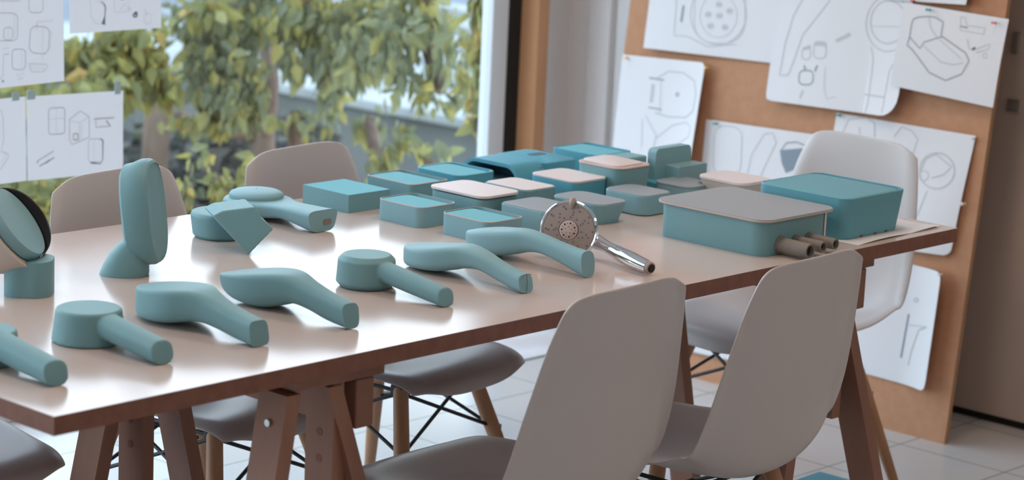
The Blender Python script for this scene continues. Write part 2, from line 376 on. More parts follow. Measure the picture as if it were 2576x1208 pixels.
plant('hanging_vine', 'broad grey-green vine curtain hanging in the middle of the window view', 'vine',
      [(560, 150, 8.6, 0.13, 0.17, 420), (590, 40, 8.8, 0.24, 0.10, 300), (570, 255, 8.5, 0.07, 0.10, 110), (500, 120, 8.7, 0.06, 0.14, 130), (630, 220, 8.6, 0.06, 0.14, 130), (520, 240, 8.5, 0.04, 0.08, 50), (610, -160, 8.8, 0.26, 0.14, 260)],
      M['leaf_green'], [[(620, -500, 8.9), (615, -60, 8.9), (585, 90, 8.8), (570, 220, 8.6)]], 'vines hanging outside the window', 0.068, 0.85)
plant('hanging_vine', 'grey-green vine hanging just right of the broad curtain, above the pale terrace', 'vine',
      [(790, 40, 8.6, 0.20, 0.09, 250), (750, 130, 8.5, 0.07, 0.09, 80), (830, 150, 8.5, 0.05, 0.09, 60), (890, 130, 8.4, 0.07, 0.11, 80), (940, 40, 8.6, 0.14, 0.11, 190), (690, 20, 8.8, 0.14, 0.10, 130), (950, 130, 8.5, 0.05, 0.07, 40), (800, -150, 8.7, 0.28, 0.13, 260)],
      M['leaf_green'], [[(760, -500, 8.8), (770, -60, 8.8), (800, 60, 8.7), (790, 190, 8.6)]], 'vines hanging outside the window', 0.068, 0.85)
plant('hanging_vine', 'loose green and yellow vine strands in front of the terrace slab', 'vine',
      [(1000, 110, 8.2, 0.08, 0.12, 90), (1050, 30, 8.3, 0.12, 0.08, 90), (1100, 200, 8.2, 0.09, 0.08, 26), (1010, 215, 8.2, 0.10, 0.06, 26), (1170, 160, 8.1, 0.06, 0.12, 30), (1120, 80, 8.1, 0.08, 0.10, 22), (1120, 250, 8.2, 0.10, 0.04, 14), (1070, -130, 8.3, 0.18, 0.13, 130)],
      M['leaf_green'], [[(1060, -500, 8.4), (1070, -40, 8.4), (1080, 120, 8.3), (1110, 230, 8.2)]], 'vines hanging outside the window', 0.075, 0.75)
plant('yellowing_creeper', 'yellow-green creeper between the two upper taped sheets and the lower one', 'creeper',
      [(220, 140, 8.4, 0.12, 0.08, 220), (330, 145, 8.4, 0.10, 0.10, 220), (400, 190, 8.4, 0.07, 0.10, 110), (250, 200, 8.3, 0.10, 0.07, 130), (300, 215, 8.3, 0.06, 0.08, 60), (90, 228, 8.2, 0.16, 0.04, 120), (520, 20, 8.5, 0.07, 0.04, 70), (330, 60, 8.4, 0.14, 0.05, 60)],
      M['leaf_yellow'], [[(300, -500, 8.6), (310, -40, 8.6), (330, 120, 8.5), (350, 260, 8.4)]], None, 0.075, 0.7)
plant('yellowing_creeper', 'narrow yellow creeper strip hanging beside the window frame', 'creeper',
      [(1205, 40, 7.9, 0.03, 0.14, 60), (1205, 250, 7.9, 0.035, 0.12, 50), (1205, 140, 7.9, 0.03, 0.1, 30)],
      M['leaf_yellow'], [[(1215, -500, 8.0), (1215, 0, 8.0), (1212, 150, 8.0), (1208, 330, 7.9)]], None, 0.075, 0.8)
plant('shrub', 'yellow-green bush low down between the left chair back and the window post', 'shrub',
      [(520, 305, 8.6, 0.12, 0.03, 60), (460, 300, 8.6, 0.08, 0.03, 40)], M['leaf_yellow'], [], None, 0.05, 0.7)
plant('shrub', 'green-yellow saplings behind the two chair backs', 'shrub',
      [(560, 470, 7.6, 0.045, 0.08, 40), (635, 460, 7.7, 0.04, 0.09, 45), (470, 470, 7.6, 0.03, 0.06, 16), (500, 390, 8.0, 0.05, 0.04, 10)],
      M['leaf_yellow'], [[(560, 640, 7.7), (562, 520, 7.7), (560, 440, 7.7)], [(640, 640, 7.8), (642, 520, 7.8), (640, 430, 7.8)]], None, 0.055, 0.6)
plant('shrub', 'low bush with orange tinged leaves under the taped drawings', 'shrub',
      [(120, 500, 7.4, 0.16, 0.10, 200), (60, 470, 7.4, 0.12, 0.05, 110), (190, 470, 7.5, 0.08, 0.03, 60)], M['leaf_yellow'],
      [[(120, 800, 7.5), (122, 600, 7.5), (120, 500, 7.5)]], None, 0.06, 0.5)
plant('climber', 'sparse green climber leaves against the grey retaining wall', 'climber',
      [(830, 250, 8.9, 0.06, 0.12, 45), (930, 300, 8.8, 0.06, 0.06, 22), (840, 400, 8.6, 0.05, 0.03, 16), (960, 400, 8.4, 0.05, 0.08, 30), (1080, 380, 8.3, 0.08, 0.05, 22), (740, 300, 8.9, 0.08, 0.05, 30), (1010, 350, 8.4, 0.04, 0.07, 20)],
      M['leaf_green'], [[(960, 640, 8.5), (955, 450, 8.5), (930, 300, 8.8)], [(1080, 640, 8.3), (1080, 400, 8.3)], [(740, 640, 8.9), (745, 400, 8.9), (740, 280, 8.9)]], None, 0.075, 0.7)
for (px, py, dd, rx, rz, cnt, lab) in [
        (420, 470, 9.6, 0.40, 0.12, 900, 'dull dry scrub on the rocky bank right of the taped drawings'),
        (560, 380, 10.2, 0.45, 0.14, 800, 'dark scrub below the broad vine curtain'),
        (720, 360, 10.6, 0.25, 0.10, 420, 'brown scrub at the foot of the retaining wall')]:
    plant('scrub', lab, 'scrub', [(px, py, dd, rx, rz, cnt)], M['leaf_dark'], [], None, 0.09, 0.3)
b = bmesh.new(); tube(b, [at(440, 300, d=9.3), at(530, 322, d=9.3), at(650, 345, d=9.3)], [0.035, 0.03, 0.025], 8)
tube(b, [at(645, 300, d=9.35), at(650, 345, d=9.35), at(648, 470, d=9.35)], [0.03, 0.03, 0.035], 8)
tube(b, [at(400, 120, d=9.2), at(405, 200, d=9.2), at(395, 300, d=9.2), at(380, 620, d=9.3)], [0.02, 0.045, 0.05, 0.05], 8); tube(b, [at(660, 40, d=9.2), at(680, 200, d=9.2), at(665, 345, d=9.3), at(660, 480, d=9.3)], [0.025, 0.035, 0.04, 0.05], 8)
tag(put('broken_branch', b, M['bark'], smooth=True), 'brown broken branch lying across below the vine curtain', 'branch')
del b

# ---------------------------------------------------------------- table and trestles
TL, TW = 2.394, 1.048
t = tag(empty('work_table', (TL/2, TW/2, 0)), 'long white laminate work table with brown raw edges', 'table')
b = bmesh.new(); box(b, -TL/2, TL/2, -TW/2, TW/2, TZ-0.0008, TZ); put('tabletop', b, M['lam'], t)
b = bmesh.new(); box(b, -TL/2, TL/2, -TW/2, TW/2, TZ-0.030, TZ-0.0008); put('board_core', b, M['edge'], t)
def trestle(cx, label):
    r = tag(empty('trestle', (cx, 0.330, 0)), label, 'trestle')
    zt = TZ - 0.030; y0, y1 = -0.265, 0.235
    b = bmesh.new(); box(b, -0.100, 0.100, y0-0.035, y1+0.035, zt-0.026, zt, 0.002); put('cap_board', b, M['beech'], r)
    b = bmesh.new(); box(b, -0.013, 0.013, y0-0.03, y1+0.03, zt-0.095, zt-0.026, 0.002); put('top_rail', b, M['beech'], r)
    for s in (y0, y1):
        # adjustable post with a row of round holes cut in its broad face
        b = bmesh.new(); box(b, -0.0135, 0.0135, s-0.035, s+0.035, zt-0.34, zt-0.06, 0.002)
        p = put('height_post', b, M['beech'], r)
        for k in range(4):
            h = bmesh.new(); tube(h, [(-0.0142, s, zt-0.115-0.046*k), (0.0142, s, zt-0.115-0.046*k)], 0.0075, 16); put('peg_hole', h, M['edge'], p, True, 40)
    for sx_ in (-1, 1):
        for sy, s in ((-1, y0), (1, y1)):
            b = bmesh.new(); tx, bx_ = {(-1,-1): (-0.103, -0.283), (1,-1): (-0.012, 0.170), (-1,1): (-0.045, -0.190), (1,1): (0.045, 0.215)}[(sx_, sy)]; top = (tx, s, zt-0.03); bot = (bx_, s+(-0.07 if sy < 0 else 0.01), 0)
            beam(b, bot, top, 0.03, 0.068); lg = put('leg', b, M['beech'], r)
            if sy < 0 and sx_ < 0:
                q = Vector(top).lerp(Vector(bot), 0.07)
                h = bmesh.new(); tube(h, [q + Vector((-0.020, 0, 0)), q + Vector((0.018, 0, 0))], 0.0062, 14); put('bolt', h, M['steel'], lg, True, 40)
    for s in (y0, y1):
        b = bmesh.new(); box(b, 0.040, 0.082, s-0.03, s+0.03, zt-0.115, zt-0.028, 0.004); put('clamp_block', b, M['beech'], r)
    return r
trestle(0.605, 'adjustable beech trestle with drilled posts under the near end of the table')
trestle(2.032, 'adjustable beech trestle under the far end of the table')

# ---------------------------------------------------------------- chairs
def shell_mesh():
    # profile (y front to back, z), half width, edge lift towards the sitter
    P = [(0.258,0.376,0.170,-0.010),(0.247,0.404,0.195,-0.008),(0.200,0.421,0.207,0.000),(0.120,0.416,0.218,0.012),(0.030,0.406,0.229,0.030),
         (-0.070,0.392,0.232,0.052),(-0.145,0.388,0.234,0.080),(-0.202,0.402,0.235,0.086),(-0.238,0.447,0.235,0.074),(-0.254,0.522,0.230,0.060),
         (-0.262,0.604,0.220,0.048),(-0.267,0.682,0.205,0.037),(-0.271,0.748,0.190,0.027),(-0.275,0.799,0.173,0.018),(-0.278,0.830,0.160,0.010)]
    P = catmull(P, 3); n = len(P); m = 24; b = bmesh.new(); g = []
    def samp(t):
        t = min(max(t, 0), n-1.0001); i = int(t); f = t-i
        return tuple(a*(1-f)+c_*f for a, c_ in zip(P[i], P[i+1]))
    for i in range(n):
        row = []
        for j in range(m+1):
            s = -1 + 2*j/m; k = abs(s)**3.2
            f = i/(n-1)
            t = (i + 3.6*k*(1-f)**5 - 2.6*(abs(s)**6)*f**7)
            y, z, hw, lift = samp(t)
            y2, z2, _, _ = samp(min(t+0.6, n-1.001)); y1, z1, _, _ = samp(max(t-0.6, 0))
            ty, tz = y2-y1, z2-z1; L = math.hypot(ty, tz) or 1; ny, nz = tz/L, -ty/L
            e = abs(s)**2.3*lift
            rim = 0.012*max(0, (abs(s)-0.86)/0.14)**2          # small outward lip
            row.append(b.verts.new((s*(hw + rim*0.4) * (1-0.02*k), y + ny*(e-rim), z + nz*(e-rim))))
        g.append(row)
    for i in range(n-1):
        for j in range(m): b.faces.new([g[i][j], g[i][j+1], g[i+1][j+1], g[i+1][j]])
    bmesh.ops.recalc_face_normals(b, faces=b.faces)
    return b
def make_chair():
    r = empty('shell_chair', (0, 0, 0))
    s = put('seat_shell', shell_mesh(), M['shell'], r, True)
    md = s.modifiers.new('thick', 'SOLIDIFY'); md.thickness = 0.006; md.offset = 0
    md = s.modifiers.new('sub', 'SUBSURF'); md.levels = 1; md.render_levels = 2
    top = {}; ft = {}; mid = {}
    for sx_ in (-1, 1):
        for sy in (-1, 1):
            k = (sx_, sy)
            top[k] = Vector((sx_*0.120, 0.01 + sy*0.125, 0.388)); ft[k] = Vector((sx_*0.228, 0.01 + sy*0.235, 0.0))
            mid[k] = top[k].lerp(ft[k], 0.37)
            b = bmesh.new(); pts = [top[k].lerp(ft[k], f) for f in (0, 0.04, 0.35, 0.7, 0.98, 1)]
            pts[0] = top[k] + Vector((0, 0, -0.008))
            tube(b, pts, [0.014, 0.0165, 0.0175, 0.0145, 0.011, 0.010], 16); lg = put('leg', b, M['leg'], r, True, 40)
            b = bmesh.new(); o_ = Vector((sx_, sy, 0)).normalized()
            tube(b, [mid[k] + o_*0.012, mid[k] + o_*0.0205], 0.006, 12); put('screw', b, M['steel'], lg, True, 40)
    ks = [(-1,-1),(1,-1),(1,1),(-1,1)]
    for a, c_ in zip(ks, ks[1:] + ks[:1]):
        b = bmesh.new()
        for p, q in ((a, c_), (c_, a)):
            tube(b, [mid[p], top[q] + Vector((0, 0, -0.022))], 0.0042, 8)
        put('cross_brace', b, M['wire'], r, True, 40)
    b = bmesh.new()
    for k in ks: box(b, top[k].x-0.016, top[k].x+0.016, top[k].y-0.016, top[k].y+0.016, 0.362, 0.386, 0.003)
    for a, c_ in zip(ks, ks[1:] + ks[:1]): tube(b, [top[a] + Vector((0,0,-0.018)), top[c_] + Vector((0,0,-0.018))], 0.0045, 8)
    put('seat_mount', b, M['wire'], r)
    return r
R = math.radians
first = make_chair()
CH = [((1.050, 0.078), 3, 'white shell chair nearest the camera, back turned to us, left of the two near ones'),
      ((1.522, 0.030), 3, 'white shell chair with back turned to us nearer the far end of the table'),
      ((1.035, 0.880), 187, 'white shell chair on the window side behind the standing oval foam head'),
      ((1.558, 0.893), 187, 'white shell chair on the window side behind the plain foam block'),
      ((0.335, 0.915), 183, 'white shell chair whose seat shows under the near left table corner'),
      ((2.510, 0.555), 84, 'white shell chair at the far end of the table in front of the drawing board')]
for i, ((x, y), a, lab) in enumerate(CH):
    if i == 0: c_ = first; c_.location = (x, y, 0); c_.rotation_euler = (0, 0, R(a))
    else: c_ = dup(first, (x, y, 0), R(a))
    tag(c_, lab, 'chair', 'white shell chairs around the table')

# ---------------------------------------------------------------- foam hand shower models, near row
ZT = TZ + 0.0003
def shower(name, x, bm, label, rz=0, m='foam', y=0.0, disc=None, vox=0.0016, it=7):
    o = put(name, bm, M[m], None, not vox, 38); o.location = (x, y, ZT); o.rotation_euler = (0, 0, rz)
    if vox: foamify(o, vox, it)
    return tag(o, label, 'shower head model', 'foam hand shower models')
def disc_shower(yc, r0, r1, h, yend, rh, zs, edge=0.003, ex=1.15):
    b = bmesh.new(); prof = [(0.002,0.0),(r0-edge,0.0),(r0,edge),(r0*0.66+r1*0.34,h*0.35),(r1,h-edge),(r1-edge,h),(0.002,h)]
    lathe(b, prof, 0, yc)
    P = []
    for i in range(9):
        f = i/8; y = yc - r0*0.55 + (yend - (yc - r0*0.55))*f
        z = zs + (rh*0.98 - zs)*f**0.9
        P.append((y, z + rh*(1.0+0.10*(1-f)), z - rh*(1.0+0.05*(1-f)), rh*ex*(1+0.08*(1-f))))
    l2 = loft(P, 2.6, tilt=0.25); me = bpy.data.meshes.new('t'); l2.to_mesh(me); l2.free(); b.from_mesh(me); bpy.data.meshes.remove(me)
    return b
shower('foam_hand_shower', 0.105, disc_shower(0.325, 0.058, 0.052, 0.052, 0.135, 0.0195, 0.036),
       'round-headed foam hand shower model cut off by the left edge of the picture', m='foam')
shower('foam_hand_shower', 0.315, disc_shower(0.330, 0.061, 0.0545, 0.056, 0.138, 0.0190, 0.036),
       'foam hand shower model with thick conical round head, second from the left')
shower('foam_hand_shower', 0.965, disc_shower(0.352, 0.056, 0.053, 0.060, 0.145, 0.0170, 0.038, 0.009),
       'foam hand shower model with soft-edged drum head in the middle of the row', m='foam')
H2 = [(0.432,0.050,0.006,0.004),(0.424,0.052,0.003,0.022),(0.405,0.055,0.002,0.040),(0.375,0.059,0.002,0.053),(0.345,0.063,0.003,0.056),(0.312,0.067,0.008,0.050),(0.282,0.069,0.015,0.037),(0.255,0.066,0.017,0.027),(0.22,0.058,0.013,0.022),(0.18,0.050,0.006,0.020),(0.132,0.043,0.001,0.020)]
shower('foam_hand_shower', 0.512, loft(H2, 4.0, tb=1.05, tilt=0.2, nt=16, N=56), 'foam hand shower model with deep flat-topped head and blocky handle', vox=0)
H3 = [(0.452,0.041,0.034,0.004),(0.444,0.043,0.026,0.024),(0.425,0.047,0.014,0.040),(0.395,0.053,0.005,0.052),(0.36,0.060,0.001,0.055),(0.325,0.066,0.002,0.050),(0.292,0.070,0.011,0.040),(0.262,0.070,0.020,0.030),(0.225,0.062,0.016,0.023),(0.18,0.052,0.006,0.020),(0.128,0.044,0.001,0.020)]
shower('foam_hand_shower', 0.716, loft(H3, 3.4, tb=0.86, tilt=0.2, nt=14, N=56), 'foam hand shower model with boat-shaped head pointed at its tip', vox=0)
H5 = [(0.440,0.040,0.006,0.004),(0.432,0.042,0.003,0.024),(0.41,0.044,0.002,0.040),(0.375,0.049,0.003,0.050),(0.34,0.055,0.006,0.049),(0.305,0.061,0.014,0.040),(0.275,0.062,0.022,0.030),(0.24,0.057,0.024,0.023),(0.20,0.047,0.013,0.018),(0.16,0.038,0.003,0.0175),(0.135,0.034,0.001,0.0185)]
o5 = shower('foam_hand_shower', 1.163, loft(H5, 3.4, tilt=0.25, nt=7, N=56), 'slim foam hand shower model with pen lines drawn on its handle end', m='foam_pale', vox=0)
b = bmesh.new()
tube(b, [(0.001, 0.1350, 0.0345), (0.0, 0.1312, 0.020), (-0.002, 0.1305, 0.004)], 0.0006, 6)
tube(b, [(-0.016, 0.1335, 0.026), (-0.008, 0.1345, 0.033), (0.002, 0.1352, 0.0352), (0.013, 0.1345, 0.033)], 0.0006, 6)
put('pen_line', b, M['p3'], o5)
H6 = [(0.462,0.040,0.010,0.004),(0.454,0.043,0.005,0.024),(0.432,0.048,0.002,0.038),(0.40,0.054,0.002,0.044),(0.365,0.059,0.006,0.041),(0.33,0.064,0.015,0.034),(0.30,0.065,0.024,0.026),(0.265,0.062,0.027,0.022),(0.22,0.056,0.018,0.0195),(0.18,0.052,0.007,0.019),(0.152,0.051,0.001,0.020)]
shower('foam_hand_shower', 1.355, loft(H6, 2.8, tb=0.9, tilt=0.15, nt=6, N=56), 'foam hand shower model with tall oval handle end, overlapping the chrome shower', m='foam_pale', vox=0)

# ---------------------------------------------------------------- chrome hand shower
hc = at(1432, 579, Z=TZ+0.0585); n_ = Vector((-0.88, -0.42, 0.20)).normalized()
r = tag(empty('chrome_hand_shower', (hc.x, hc.y, TZ)), 'chrome hand shower with grey spray plate standing on its rim', 'hand shower')
off = Vector((hc.x, hc.y, TZ))
Q = n_.to_track_quat('Z', 'Y').to_matrix().to_4x4(); T = Matrix.Translation(hc - off) @ Q
def local(bm, Tm): bmesh.ops.transform(bm, matrix=Tm, verts=bm.verts); return bm
b = bmesh.new(); lathe(b, [(0.002,-0.030),(0.030,-0.028),(0.050,-0.018),(0.0585,-0.006),(0.0590,0.002),(0.0565,0.0045),(0.0535,0.0035),(0.0530,0.0012),(0.002,0.0012)])
put('chrome_head', local(b, T), M['chrome'], r, True, 35)
fp = Matrix.Translation((0, 0, 0))
b = bmesh.new(); lathe(b, [(0.0200,0.0012),(0.0205,0.0050),(0.040,0.0046),(0.0515,0.0036),(0.0525,0.0012)], close=False)
sp = put('spray_plate', local(b, T), M['facegrey'], r, True, 40)
b = bmesh.new()
for rad, cnt in ((0.0255, 12), (0.0310, 14), (0.0365, 16), (0.0420, 18), (0.0475, 20)):
    for k in range(cnt):
        if (k + int(rad*1000)) % 2 and rad > 0.03: continue
        a = 2*PI*k/cnt + rad*60
        tube(b, [(rad*math.cos(a), rad*math.sin(a), 0.004), (rad*math.cos(a), rad*math.sin(a), 0.0064)], [0.0019, 0.0013], 8)
tag(put('spray_nozzle', local(b, T), M['nozzle'], sp, True, 40), kind='stuff')
b = bmesh.new(); lathe(b, [(0.002,0.0012),(0.0002+0.0185,0.0012),(0.0188,0.0058),(0.0175,0.0066),(0.002,0.0072)])
cp = put('centre_disc', local(b, T), M['lidedge'], r, True, 40)
b = bmesh.new()
for k in range(14):
    a = 2*PI*k/14; q = 0.0017 if k % 2 else 0.0008
    tube(b, [(0.0135*math.cos(a), 0.0135*math.sin(a), 0.005), (0.0135*math.cos(a), 0.0135*math.sin(a), 0.0073)], q, 10)
for k in range(5):
    a = 2*PI*k/5+0.3; tube(b, [(0.0065*math.cos(a), 0.0065*math.sin(a), 0.005), (0.0065*math.cos(a), 0.0065*math.sin(a), 0.0075)], 0.0008, 8)
tag(put('jet_hole', local(b, T), M['dark'], cp), kind='stuff')
# selector lever at the top of the rim
lv = Q.to_3x3().inverted() @ Vector((0, 0, 1)); la = math.atan2(lv.y, lv.x) - 0.05
b = bmesh.new()
e1, e2 = Vector((math.cos(la), math.sin(la), 0)), Vector((-math.sin(la), math.cos(la), 0))
tube(b, [e1*0.0600 + Vector((0,0,0.001)), e1*0.0585 + Vector((0,0,0.007)), e1*0.051 + Vector((0,0,0.0095)), e1*0.043 + Vector((0,0,0.006))], [0.0045, 0.0062, 0.0060, 0.0020], 12)
put('selector_lever', local(b, T), M['facegrey'], r, True, 60)
# handle
hp = [(1478, 596, 0.040), (1508, 612, 0.033), (1532, 624, 0.028), (1562, 640, 0.024), (1592, 655, 0.020), (1620, 668, 0.0165), (1632, 673, 0.0155)]
pts = [at(x, y, Z=TZ+z) - off for x, y, z in hp]
b = bmesh.new(); tube(b, pts, [0.018, 0.0150, 0.0125, 0.0155, 0.0165, 0.0145, 0.0130], 24)
hd = put('handle', b, M['chrome'], r, True, 40)
dv = (pts[-1]-pts[-2]).normalized()
b = bmesh.new(); tube(b, [pts[-1], pts[-1]+dv*0.006, pts[-1]+dv*0.0075], [0.0122, 0.0118, 0.0100], 24); put('hose_socket', b, M['facegrey'], hd, True, 40)
b = bmesh.new(); tube(b, [pts[-1]+dv*0.0070, pts[-1]+dv*0.0080], 0.0082, 20); put('socket_opening', b, M['dark'], hd, True, 40)

# ---------------------------------------------------------------- foam models at the back left
def place_bm(bm, name, m, parent=None, smooth=True, ang=40, vox=None, it=4):
    o = put(name, bm, m, parent, smooth, ang)
    if vox: foamify(o, vox, it)
    return o
# 1: swivel shower head on a short pedestal, cut by the left border
c0 = at(66, 745, Z=TZ) ; c0 = Vector((0.438, 0.662, TZ))
r = tag(empty('swivel_head_model', c0), 'tilted cream and black shower head model on a teal pedestal at the left border', 'shower head model')
b = bmesh.new(); o_ = rr(-0.042, 0.042, -0.042, 0.042, 0.030, 8); stack(b, [(o_, 0.0003), (o_, 0.062), (o_, 0.064)])
local(b, Matrix.Rotation(R(-46), 4, 'Z')); pd = put('pedestal', b, M['foam'], r, True, 40)
nn = (FW * -0.17 + (RT * 0.80 + UP * 0.52) * 0.94).normalized()
dc = at(40, 563, d=(c0 - CAM).dot(FW) - 0.02) - c0
Qm = Matrix.Translation(dc) @ nn.to_track_quat('Z', 'Y').to_matrix().to_4x4()
b = bmesh.new(); lathe(b, [(0.002,-0.105),(0.030,-0.100),(0.055,-0.080),(0.072,-0.050),(0.082,-0.022),(0.086,-0.012),(0.002,-0.012)]); put('cream_shell', local(b, Qm), M['cream'], r, True, 40)
# black collar around the disc, standing up like a visor on its far side
b = bmesh.new(); fd = Qm.to_3x3().inverted() @ FW; fa = math.atan2(fd.y, fd.x); NR = 64; rg = []
for k in range(NR):
    a = 2*PI*k/NR; s_ = max(0.0, math.cos(a - fa)); hh = -0.011 + 0.036*s_**0.8
    rg.append([b.verts.new((q*math.cos(a), q*math.sin(a), z)) for q, z in ((0.0705, -0.012), (0.0708 + 0.004*s_, hh), (0.0715 + 0.008*s_, hh + 0.0005), (0.072 + 0.013*s_**0.6, hh*0.6 - 0.006), (0.072 + 0.014*s_**0.6, -0.014))])
for k in range(NR):
    for m_ in range(4): b.faces.new([rg[k][m_], rg[(k+1)%NR][m_], rg[(k+1)%NR][m_+1], rg[k][m_+1]])
bmesh.ops.recalc_face_normals(b, faces=b.faces); put('black_rim', local(b, Qm), M['black'], r, True, 50)
b = bmesh.new(); lathe(b, [(0.002,-0.012),(0.0705,-0.012),(0.0705,0.004),(0.068,0.009),(0.002,0.0095)]); put('spray_disc', local(b, Qm), M['foam_pale'], r, True, 40)
# 2: standing oval head on a wedge foot
fc = at(312, 689, Z=TZ); ex = Vector((RT.x, RT.y, 0)).normalized(); ey = Vector((-ex.y, ex.x, 0))
B2 = Matrix((( ex.x, ey.x, 0, fc.x), (ex.y, ey.y, 0, fc.y), (0, 0, 1, ZT), (0, 0, 0, 1)))
def ell(cx, cy, a, b_, N=32, p=2.4): return [(cx + a*math.copysign(abs(math.cos(2*PI*k/N))**(2/p), math.cos(2*PI*k/N)), cy + b_*math.copysign(abs(math.sin(2*PI*k/N))**(2/p), math.sin(2*PI*k/N))) for k in range(N)]
r = tag(empty('standing_head_model', (fc.x, fc.y, ZT)), 'tall oval foam shower head standing upright on a wedge foot', 'shower head model')
b = bmesh.new()
stack(b, [(ell(0,0.0,.0450,.040), 0), (ell(.001,0,.0450,.040), .004), (ell(.004,0,.0415,.038), .020), (ell(.010,0,.036,.034), .040), (ell(.019,0,.029,.030), .058), (ell(.028,0,.020,.024), .072), (ell(.034,0,.012,.018), .080)])
foot = put('wedge_foot', local(b, Matrix(((ex.x, ey.x, 0, 0), (ex.y, ey.y, 0, 0), (0, 0, 1, 0), (0, 0, 0, 1)))), M['foam'], r, True, 50)
# oval body: outline in its own plane (u across, z up), thickness along the face normal
nf = (ex*0.975 - FW*0.14); nf.z = 0.12; nf.normalize()
ut = Vector((0, 0, 1)); ut = (Matrix.Rotation(R(7), 3, FW) @ ut); ut = (ut - nf*ut.dot(nf)).normalized(); uu = ut.cross(nf).normalized()
cen = at(355, 533, d=(fc - CAM).dot(FW) - 0.01) - Vector((fc.x, fc.y, ZT))
rows = []
b = bmesh.new()
for tn, sc in ((-0.030,0.30),(-0.0275,0.55),(-0.020,0.80),(-0.008,0.94),(0.008,1.0),(0.022,1.0),(0.029,0.965),(0.0315,0.92),(0.0300,0.86),(0.0290,0.30)):
    rows.append([b.verts.new(cen + nf*tn + uu*x*(sc if sc > .85 else sc**0.8) + ut*z*(sc if sc > 0.9 else sc**0.35)) for x, z in ell(0, 0, 0.060, 0.0975, 40, 2.7)])
for a, c_ in zip(rows, rows[1:]):
    for k in range(40): b.faces.new([a[k], a[(k+1)%40], c_[(k+1)%40], c_[k]])
b.faces.new(rows[0][::-1]); b.faces.new(rows[-1]); bmesh.ops.recalc_face_normals(b, faces=b.faces)
put('oval_head', b, M['foam'], r, True, 32)
# 3: drum head with a chopped angular handle
q0 = at(560, 565, Z=TZ+0.03); q0.z = ZT
b = bmesh.new(); dcx = at(556, 560, Z=TZ+0.028)
lathe(b, [(0.002,0.0),(0.050,0.0),(0.056,0.006),(0.0610,0.045),(0.058,0.051),(0.053,0.052),(0.002,0.052)], dcx.x-q0.x, dcx.y-q0.y)
dd = (at(625, 643, Z=TZ) - CAM).dot(FW)
poly = [(536,543),(560,531),(640,521),(655,535),(657,548),(688,577),(625,642)]
f1 = [b.verts.new(at(x, y, d=dd) - q0) for x, y in poly]
f2 = [b.verts.new(at(x, y, d=dd) - q0 + Vector((0.040, 0.075, 0.004 if i > 4 else 0.0))) for i, (x, y) in enumerate(poly)]
b.faces.new(f1[::-1]); b.faces.new(f2)
for k in range(7): b.faces.new([f1[k], f1[(k+1)%7], f2[(k+1)%7], f2[k]])
bmesh.ops.recalc_face_normals(b, faces=b.faces)
o = put('chopped_shower_model', b, M['foam']); o.location = q0; foamify(o, 0.002, 2)
tag(o, 'foam shower model with a drum head and a pointed angular chopped handle', 'shower head model')
# 4: ring with a domed disc and a flat handle
q0 = Vector((1.228, 0.948, ZT))
r = tag(empty('ring_shower_model', q0, 0), 'foam shower model with domed disc in a ring and a flared flat handle', 'shower head model')
S = [(0.082,0.034,0.010,0.004),(0.076,0.038,0.006,0.030),(0.052,0.041,0.003,0.062),(0.02,0.042,0.002,0.076),(-0.02,0.042,0.004,0.073),(-0.055,0.041,0.008,0.055),(-0.09,0.042,0.012,0.042),(-0.13,0.044,0.008,0.040),(-0.170,0.045,0.002,0.042),(-0.192,0.046,0.001,0.043)]
o = put('ring_body', loft(S, 4.0, tb=0.72), M['foam_pale'], r, True, 38)
b = bmesh.new(); lathe(b, [(0.002,0.040),(0.056,0.040),(0.057,0.046),(0.054,0.050),(0.046,0.0535),(0.030,0.056),(0.002,0.057)], 0, 0.012); put('domed_disc', b, M['foam_pale'], r, True, 60)
b = bmesh.new(); tube(b, [(0,0.012,0.0565),(0,0.012,0.0577)], 0.0012, 8); put('centre_mark', b, M['p3'], r)
b = bmesh.new(); bv = rr(-0.011, 0.011, 0.014, 0.026, 0.004)
stack(b, [([(x, z) for x, z in bv], 0), ([(x, z) for x, z in bv], 0.0012)])
local(b, Matrix(((1,0,0,0.012),(0,0,-1,-0.1918),(0,1,0,0),(0,0,0,1)))); put('glue_patch', b, M['pipe'], r)

